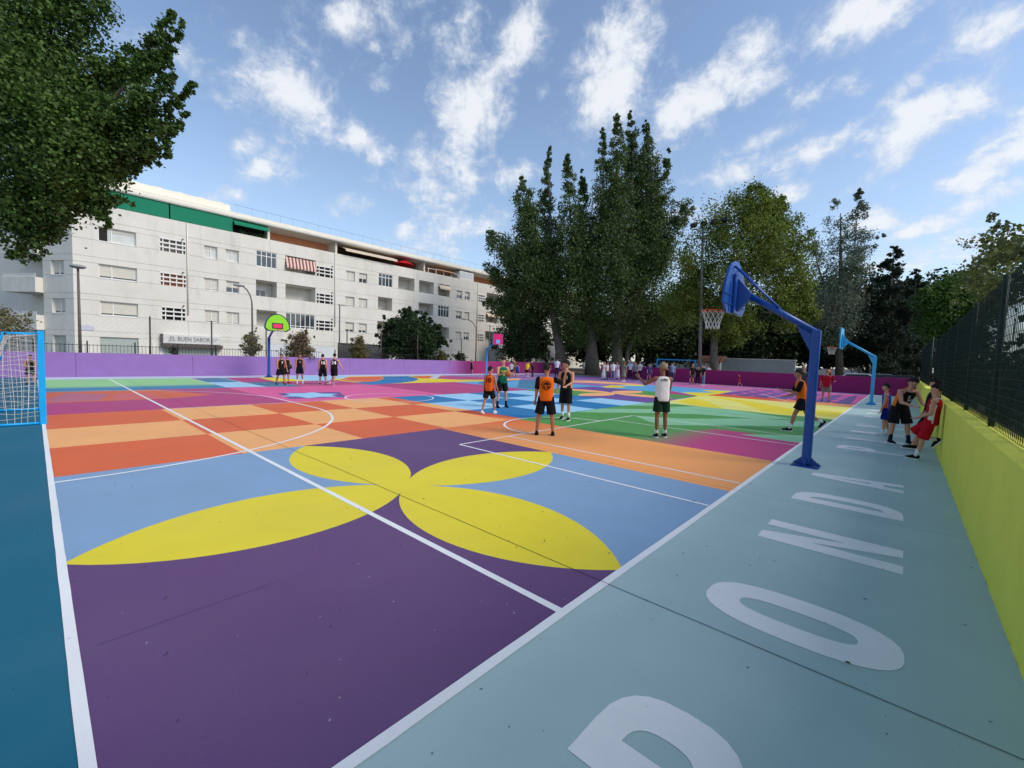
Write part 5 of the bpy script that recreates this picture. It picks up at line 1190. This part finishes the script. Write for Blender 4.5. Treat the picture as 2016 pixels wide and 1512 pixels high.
    # numbers and marks, laid onto the shirt
    def put(txt, size, tc_, side, col, parent, tgt, ox=0, me=None, sx=1.0):
        me = me or text_mesh(txt, size, 0, size*.03)
        bmx = bmesh.new(); bmx.from_mesh(me); bmesh.ops.subdivide_edges(bmx, edges=[e for e in bmx.edges if e.calc_length() > size*.25], cuts=1); bmx.to_mesh(me); bmx.free()
        dt, ext, eyt = frame(tc_); sg_ = 1 if side == 'front' else -1
        tree = BVHTree.FromPolygons([v.co.copy() for v in tgt.data.vertices], [p.vertices[:] for p in tgt.data.polygons])
        for v in me.vertices:
            o_ = spn(tc_)+ext*(-sg_*(v.co.x*sx+ox))+dt*v.co.y+eyt*(sg_*.6); o2 = T(o_); dr = (-eyt*sg_)
            hit = tree.ray_cast(o2, dr)
            v.co = (hit[0]-dr*.010*k) if hit[0] is not None else T(spn(tc_)+ext*(-sg_*(v.co.x*sx+ox))+dt*v.co.y+eyt*(sg_*.13))
        me.update(); return link('jersey_number' if txt else 'emblem', me, cloth('print_%d_%d_%d' % col, col), parent)
    if number: put(number, nsize, .62 if nside == 'back' else .66, nside, ncol, jo, jo)
    if mark: mark(put, jo)
    return root, hands
def basketball(c, r_, col, label, seam=(24, 20, 18)):
    root = empty('basketball', c, 0, label, 'ball'); MB().ell((0, 0, 0), r_, r_, r_, 24, 16).build('ball', mat('ball_%d_%d_%d' % col, col, .7, .08, 20, .3, 200), root)
    sm = MB()
    for ax in range(3): sm.tube([tuple(np.roll([r_*1.002*math.cos(a), r_*1.002*math.sin(a), 0], ax)) for a in [2*math.pi*q/28 for q in range(28)]], r_*.025, 5, closed=True)
    sm.build('seam', mat('seam_%d_%d_%d' % seam, seam, .8), root); return root

BLK = (26, 26, 28); ORG = (236, 110, 30); WHT = (226, 226, 224); RED = (178, 22, 34)
# the players on the court
person('boy in orange sleeveless jersey number 10 walking towards the player in green', (962, 814), (968, 722), 150, (232, 104, 30), BLK, (210, 210, 210), dict(ll=(-16, 3, 6), rl=(20, 4, 14), la=(-6, 8, 14, 0), ra=(10, 8, 20, 0), head=(30, 0)), near=True, number='10', nsize=.25, shoe2=(230, 230, 230), tone=1, trim=(196, 84, 24))
def gr_mark(put, jo): put('BASKET', .075, .70, 'front', (222, 196, 52), jo, jo); put('7', .16, .48, 'front', (222, 196, 52), jo, jo)
_, hd2 = person('boy in green jersey with yellow lettering holding a basketball at his chest', (987, 802), (983, 705), 25, (22, 104, 74), BLK, (30, 30, 34), dict(la=(26, 10, 78, 32), ra=(30, 12, 74, 28), rl=(6, 9, 3), ll=(0, 9, 3), head=(40, 8)), near=True, socks=(30, 34, 52), mark=gr_mark, shoe2=(40, 40, 44))
basketball((hd2[0]+hd2[1])/2 and (bpy.data.objects[_.name].matrix_basis @ (((hd2[0]+hd2[1])/2)+Vector((0, .05, 0)))), .12, (176, 98, 56), 'brown basketball held at the chest by the boy in green', (206, 190, 160))
def eagle(put, jo):
    n = 28; ring = MB(); V = [(math.cos(2*math.pi*i/n)*q, math.sin(2*math.pi*i/n)*q, 0) for q in (.118, .102) for i in range(n)]
    ring.add(V, [(i, (i+1) % n, n+(i+1) % n, n+i) for i in range(n)])
    for poly in ([(-.085, .0), (-.05, .06), (.02, .075), (.075, .045), (.085, .0), (.05, .02), (.02, .0), (-.02, .02)], [(-.09, -.02), (-.04, -.01), (-.03, -.05), (.0, -.085), (-.05, -.078)], [(.0, -.02), (.06, -.015), (.088, -.03), (.06, -.07), (.02, -.088), (.03, -.05)]):
        tri = tessellate_polygon([[Vector((a, b, 0)) for a, b in poly]]); ring.add([(a, b, 0) for a, b in poly], [tuple(t) for t in tri])
    put('', .2, .60, 'back', (34, 26, 24), jo, jo, 0, ring.mesh('emblem'))
person('man seen from behind in orange shirt with black sleeves and round eagle emblem', (1072, 857), (1080, 719), 178, (240, 108, 24), BLK, (28, 28, 30), dict(ll=(0, 9, 0), rl=(2, 9, 0), la=(0, 8, 10, 0), ra=(60, 48, 118, 25), head=(25, 0)), near=True, sleeve=BLK, build=1.08, tone=1, mark=eagle, hair=(36, 28, 22), shorts_len=.9, shoe2=(40, 40, 42))
def n11(put, jo): put('11', .13, .66, 'front', (224, 224, 222), jo, jo, .03)
person('player in black and orange jersey number 11 facing the man in orange', (1112, 827), (1122, 712), -20, BLK, BLK, (34, 34, 38), dict(la=(24, 12, 40, 40), ra=(4, 10, 22, 10), ll=(4, 3, 4), rl=(-6, 4, 4), head=(62, 4)), near=True, trim=(238, 140, 76), socks=WHT, mark=n11, shorts_len=.98)
def vest_t(put, jo): put('A. MESA', .05, .86, 'back', (40, 40, 44), jo, jo); put('BALONCESTO', .03, .80, 'back', (40, 40, 44), jo, jo)
person('man in white vest and dark green shorts raising his hand, seen from behind', (1299, 861), (1297, 717), 200, WHT, (22, 48, 36), (34, 34, 38), dict(la=(50, 38, 82, 0), ra=(30, 10, 60, 30), ll=(-3, 2, 2), rl=(4, 3, 4), head=(-20, 6)), near=True, hair=(152, 140, 116), tone=2, socks=WHT, mark=vest_t, shorts_len=.72)
person('man in orange and black shirt striding left behind the dark blue pole', (1574, 850), (1574, 726), -82, (240, 112, 26), BLK, (40, 38, 40), dict(lean=10, ll=(22, 2, 8), rl=(-22, 3, 42), la=(20, 6, 46, 10), ra=(26, 6, 70, -5), head=(0, 4)), near=True, sleeve=BLK, tone=1, build=1.05, socks=WHT, shorts_len=.66)
person('boy in blue sleeveless kit standing on the apron looking left', (1740, 858), (1745, 757), -92, (24, 78, 158), (18, 34, 110), (206, 206, 210), dict(ll=(4, 3, 3), rl=(-4, 3, 3), la=(6, 5, 10, 0), ra=(6, 5, 10, 0)), near=True, trim=(236, 92, 52), socks=WHT, hair=(28, 22, 22), shorts_len=.86)
def n5(put, jo): put('5', .12, .74, 'front', (224, 224, 222), jo, jo, -.02); put('MI', .10, .54, 'front', (224, 224, 222), jo, jo, .03)
person('player in black and orange kit bending forward by the yellow wall, white chin guard', (1765, 873), None, 38, BLK, BLK, (30, 30, 34), dict(lean=30, ll=(14, 6, 8), rl=(6, 9, 6), la=(26, 8, 50, 35), ra=(22, 8, 52, 35), head=(-25, 34)), near=True, trim=(236, 120, 40), mark=n5, height=1.78, build=1.05, shorts_len=.95, socks=(26, 30, 56))
person('player in black and orange jersey leaning on the yellow wall behind the boy in red', None, None, -85, BLK, BLK, (30, 30, 34), dict(lean=-6, ll=(24, 4, 10), rl=(16, 4, 6), la=(8, 4, 24, 18), ra=(8, 4, 24, 18), head=(0, 6)), near=True, trim=(236, 124, 46), height=1.72, loc=Vector((.52, 14.2, 0)), hair=(26, 20, 20), shorts_len=.95)
person('boy in red kit with white trim leaning on the yellow wall, one foot up', None, None, -98, RED, RED, (28, 28, 30), dict(lean=-5, ll=(15, 3, 4), rl=(46, 4, 118), la=(8, 6, 52, 30), ra=(8, 6, 52, 30), head=(-10, 6)), near=True, trim=(220, 216, 214), height=1.62, loc=Vector((.50, 12.75, 0)), hair=(22, 18, 18), shorts_len=1.0, socks=WHT)
person('man in red T-shirt and grey shorts seen from behind near the far right corner', (1625, 792), (1627, 729), 175, (150, 18, 38), (112, 108, 104), (40, 40, 46), dict(la=(2, 10, 12, 0), ra=(30, 14, 60, 0), ll=(4, 5, 2), rl=(-6, 5, 4)), sleeve=(150, 18, 38), build=1.12, tone=1, hair=(150, 120, 100), socks=None)
_t = gnd(1631, 791); _d = (_t-CAM).dot(FW); basketball(at(1631, 731, _d+.2), .12, (214, 96, 40), 'orange basketball beside the head of the man in red')
person('man in dark grey T-shirt partly hidden behind the striding man in orange', (1577, 783), (1586, 722), 10, (70, 70, 68), BLK, (30, 40, 80), dict(la=(20, 12, 60, 0)), sleeve=(70, 70, 68), build=1.1, tone=1, socks=WHT, hair=(120, 100, 84))
# the players near the purple wall
L1, h1 = person('player in black jersey number 7 with knee sleeve, leftmost of the four in black', (553, 758), (550, 697), 25, BLK, BLK, (34, 30, 36), dict(ll=(14, 4, 4), rl=(-10, 5, 10), la=(4, 10, 14, 0), ra=(16, 12, 40, 0), head=(30, 0)), near=True, trim=(236, 130, 60), number='7', nside='front', ncol=(224, 224, 222), nsize=.18, build=1.12, tone=1)
person('player in black with red shoes half hidden behind number 7', (564, 755), (563, 699), 40, BLK, BLK, (170, 26, 34), dict(la=(10, 10, 30, 0), ra=(24, 8, 50, 0)), trim=(236, 130, 60), tone=1, shoe2=(170, 26, 34))
_t = gnd(570, 757); _d = (_t-CAM).dot(FW); basketball(at(570, 722, _d), .13, (44, 40, 38), 'dark basketball held in front of the leftmost player in black', (70, 66, 60))
person('player in black jersey number 15 facing the camera in white shoes', (590, 755), (588, 697), 5, BLK, BLK, (222, 222, 222), dict(la=(2, 11, 8, 0), ra=(2, 11, 8, 0), ll=(3, 6, 2), rl=(-4, 4, 2)), near=True, trim=(236, 130, 60), number='15', nside='front', ncol=(150, 150, 150), nsize=.14, tone=1, socks=WHT)
person('player in black jersey number 16 seen from behind, long shorts', (635, 757), (632, 698), 188, BLK, BLK, (36, 34, 38), dict(ll=(6, 4, 2), rl=(-14, 5, 14), la=(2, 6, 10, 0), ra=(-4, 6, 14, 0)), near=True, trim=(240, 140, 60), number='16', ncol=(230, 230, 230), nsize=.26, shorts_len=1.05, socks=WHT, hair=(34, 26, 22))
person('player in black jersey number 24 walking away with one arm out', (658, 759), (663, 697), 160, BLK, BLK, (40, 38, 42), dict(ll=(10, 3, 4), rl=(-18, 3, 30), la=(2, 6, 8, 0), ra=(-4, 30, 14, -10)), near=True, number='24', ncol=(230, 230, 230), nsize=.26, shorts_len=.9)
person('player in black and orange vest standing behind the goal net', (60, 757), (60, 700), 10, BLK, BLK, (40, 38, 40), dict(la=(16, 12, 60, 30), ra=(16, 12, 60, 30)), trim=(236, 130, 70), tone=1, shoe2=(60, 60, 60), hair=(28, 24, 24))
# spectators and children at the far end
far = 'people at the far end of the court'
def spec(label, foot, head, face, top, bottom, shoes=(40, 38, 40), **k): k.setdefault('sleeve', top); person(label, foot, head, face, top, bottom, shoes, group=far, **k)
spec('lone boy in dark vest standing against the far left wall', (928, 736), (929, 709), -30, (44, 32, 38), BLK, sleeve=None)
spec('child in white shirt and dark shorts right of the magenta hoop', (1006, 743), (1006, 712), 160, (206, 206, 206), BLK)
spec('grown-up in brown beside the child in white shirt', (1012, 742), (1010, 706), 200, (120, 92, 84), (90, 78, 74))
spec('small child in blue kit between white and yellow shirts', (1018, 744), (1018, 716), 180, (36, 64, 150), (30, 48, 120), sleeve=None)
spec('boy in yellow jersey and black shorts bending slightly', (1037, 744), (1040, 711), 160, (226, 186, 44), BLK, pose=dict(lean=18), socks=WHT)
spec('adult in dark clothes stooping beside the boy in yellow', (1049, 744), None, -70, (44, 40, 40), (46, 42, 42), pose=dict(lean=48, la=(40, 6, 20, 0), ra=(40, 6, 20, 0), ll=(18, 4, 20)), height=1.7, trousers=True)
spec('man in black by the entrance left of the white T-shirt', (1079, 741), (1078, 708), 30, (34, 34, 36), (30, 30, 34), trousers=True)
spec('man in white T-shirt and dark jeans standing at the park entrance', (1096, 743), (1096, 705), 170, (216, 218, 226), (40, 44, 60), trousers=True)
spec('woman in brown dress right of the white T-shirt at the entrance', (1110, 743), (1109, 709), 10, (126, 92, 84), (126, 92, 84), dress=.7, hairlen=.12)
spec('woman in long white skirt, leftmost of the spectators by the magenta wall', (1188, 748), (1186, 712), 60, (196, 176, 170), (214, 210, 216), dress=1.0, hairlen=.14, hair=(70, 46, 34))
spec('person in white top and green trousers in the spectator group', (1194, 748), (1194, 713), 60, (206, 204, 206), (58, 84, 66), trousers=True)
spec('man in white shirt and pale jeans with his back turned', (1206, 749), (1204, 711), 175, (222, 222, 224), (120, 134, 156), trousers=True, socks=None)
spec('woman in white dress facing the man in pale jeans', (1215, 748), (1214, 712), -60, (206, 190, 196), (220, 214, 226), dress=1.0, hairlen=.1)
spec('woman in short green dress with long brown hair', (1227, 751), (1229, 712), 140, (118, 128, 104), (118, 128, 104), (200, 198, 194), dress=.35, hairlen=.2, hair=(96, 66, 48))
spec('man in pale blue shirt and navy trousers, hand on hip', (1240, 746), (1238, 710), -10, (206, 212, 224), (28, 32, 52), trousers=True, pose=dict(ra=(-4, 38, 80, 40)))
spec('man in grey shirt and dark trousers left of the raised hand', (1250, 750), (1251, 713), -20, (128, 128, 130), (46, 46, 62), trousers=True)
spec('man in white T-shirt with crossed arms behind the raised hand', (1259, 748), (1259, 711), -25, (216, 216, 218), (44, 44, 58), trousers=True, pose=dict(la=(20, 8, 80, 45), ra=(20, 8, 80, 45)))
spec('woman in blue top and shorts beside the white vest man', (1277, 750), (1278, 716), 30, (62, 66, 116), (72, 76, 120), hairlen=.15)
spec('man in black T-shirt and trousers right of the white vest man', (1312, 754), (1312, 714), -40, (30, 30, 32), (30, 30, 32), trousers=True, pose=dict(la=(30, 8, 90, 20)))
spec('person in striped blue shirt and jeans beside the man in black', (1322, 754), (1321, 713), 185, (122, 146, 178), (58, 72, 104), trousers=True)
spec('man in black T-shirt and grey shorts with arm raised, left of three', (1361, 757), (1364, 716), 40, (34, 34, 36), (74, 72, 76), pose=dict(la=(40, 10, 90, 20)))
spec('woman in black standing in the middle of three', (1373, 758), (1373, 721), 0, (32, 30, 32), (30, 30, 32), trousers=True)
spec('man in black T-shirt and light blue jeans, right of three', (1384, 759), (1384, 718), -60, (36, 36, 40), (110, 132, 160), (210, 210, 210), trousers=True)
spec('toddler in red running along the magenta wall', (1455, 759), (1456, 737), -60, (150, 24, 44), (150, 24, 44), pose=dict(ll=(20, 3, 10), rl=(-20, 3, 30), lean=8), hair=(60, 44, 34))
person('man in pale shirt standing behind the magenta wall near the tiled roof', None, None, 0, (206, 206, 206), (60, 60, 70), (40, 40, 40), sleeve=(206, 206, 206), trousers=True, height=1.78, loc=Vector((onY(1394, 725, 43.2).x, 43.2, 0)), tone=2, group=far)

# ------------------------------------------------------------------ beyond the far wall
M_hw = mat('house_white', (214, 212, 206), .9, .06, 1.2, .2, 20)
def house(px0, px1, py_top, Y, label, rows=3, cols=3, roof=None):
    a, b = onY(px0, 700, Y), onY(px1, 700, Y); z = onY((px0+px1)/2, py_top, Y).z; w = b.x-a.x
    root = empty('white_house', ((a.x+b.x)/2, Y, 0), 0, label, 'house')
    MB().box(-w/2, w/2, 0, 8, 0, z).build('wall', M_hw, root)
    MB().box(-w/2-.2, w/2+.2, -.25, 8.2, z+.002, z+.35).build('roof', mat('terracotta_roof', (158, 104, 80), .9, .15, 3) if roof else M_hw, root)
    for r_ in range(rows):
        for c_ in range(cols):
            x = -w/2+w*(c_+.5)/cols; zz = 1.2+r_*(z-1.0)/rows; o = MB().box(x-.6, x+.6, -.06, -.002, zz, zz+1.4).build('window', M_frame, root); MB().box(x-.5, x+.5, -.075, -.061, zz+.1, zz+1.3).build('pane', M_glass if (r_+c_) % 2 else M_shut, o)
house(1112, 1152, 640, 78, 'white house seen between the poplar trunks', 3, 2)
house(1284, 1345, 652, 84, 'pale house seen through the trees left of the mast', 3, 3)
house(1346, 1372, 664, 80, 'small pale house just left of the mast', 2, 1, True)
# kiosk wall with tiled coping
ka, kb = onY(1418, 715, 47), onY(1566, 715, 47); kz = onY(1490, 708, 47).z
kr = empty('garden_wall', ((ka.x+kb.x)/2, 47, 0), 0, 'plain white garden wall beyond the magenta wall', 'wall'); kw = kb.x-ka.x
MB().box(-kw/2, kw/2, 0, .3, 0, kz).build('wall_face', mat('grey_wall', (150, 152, 150), .9, .1, 1.5), kr); MB().box(-kw/2-.05, kw/2+.05, -.06, .36, kz+.002, kz+.07).build('coping', M_ren, kr)
ta, tb_ = onY(1372, 712, 46.2), onY(1421, 712, 46.2); tz = onY(1400, 704, 46.2).z
tr_ = empty('tiled_kiosk', ((ta.x+tb_.x)/2, 46.2, 0), 0, 'small white kiosk with terracotta tiled roof beyond the magenta wall', 'kiosk'); tw = tb_.x-ta.x
MB().box(-tw/2+.2, tw/2-.2, .2, 2.6, 0, tz-.3).build('wall', M_hw, tr_)
for i in range(12):
    x = -tw/2+tw*(i+.5)/12
    MB().tube([(x, -.25, tz-.42), (x, 1.4, tz+.1)], .13, 8).build('roof_tile', mat('terracotta_roof', (158, 104, 80)), tr_)
def car(px, Y, rz, col, label):
    c = onY(px, 715, Y); root = empty('parked_car', (c.x, Y, 0), rz, label, 'car', 'cars parked beyond the far wall'); m_ = mat('car_%d_%d_%d' % col, col, .25, spec=.6)
    prof = [(-2.1, .35), (-2.15, .75), (-1.9, .95), (-1.35, 1.02), (-.75, 1.45), (.75, 1.47), (1.45, 1.05), (2.05, .9), (2.15, .6), (2.1, .35)]
    MB().prism(prof, -.82, .82, lambda a, b, z: (a, z, b)).build('body', m_, root, bevel=.06)
    gl = [(-1.22, 1.03), (-.72, 1.39), (.70, 1.41), (1.28, 1.05)]
    for s in (-1, 1): MB().prism(gl, s*.823, s*.828, lambda a, b, z: (a, z, b)).build('window', M_glass, root)
    for x in (-1.3, 1.35):
        for s in (-1, 1):
            w_ = MB().tube([(x, s*.70, .33), (x, s*.84, .33)], .33, 20).build('wheel', mat('tyre', (24, 24, 26), .9), root); MB().tube([(x, s*.842, .33), (x, s*.85, .33)], .2, 14).build('rim', M_metal, w_)
    for s in (-1, 1): MB().box(2.05, 2.13, s*.5-.18, s*.5+.18, .62, .76).build('headlight', M_frame, root)
car(1690, 50, .1, (196, 198, 200), 'pale car half hidden behind the wall near the light blue hoop')
car(1775, 49, .05, (30, 32, 36), 'dark car parked under the conifer at the right end of the wall')
car(1735, 56, .1, (120, 124, 130), 'grey car parked behind the other two under the trees')

# ------------------------------------------------------------------ litter blown onto the court
lt = MB(); r2 = random.Random(5)
for k in range(70):
    x, y = (-1.7+2.3*r2.random(), 1+12*r2.random()) if k < 34 else (-9+7*r2.random(), .4+8*r2.random())
    a = r2.uniform(0, 6.28); L = r2.uniform(.008, .026); w = L*r2.uniform(.25, .5); z = .02; d = Vector((math.cos(a), math.sin(a), 0)); n_ = Vector((-d.y, d.x, 0)); c = Vector((x, y, z))
    lt.add([c-d*L, c+n_*w+Vector((0, 0, .004)), c+d*L+Vector((0, 0, .006)), c-n_*w], [(0, 1, 2, 3)])
lo_ = lt.build('leaf_litter', mat('dry_leaf', (58, 52, 40), .9, .4, 30)); tag(lo_, 'scattered specks of dry leaves on the painted floor', 'leaves', kind='stuff')
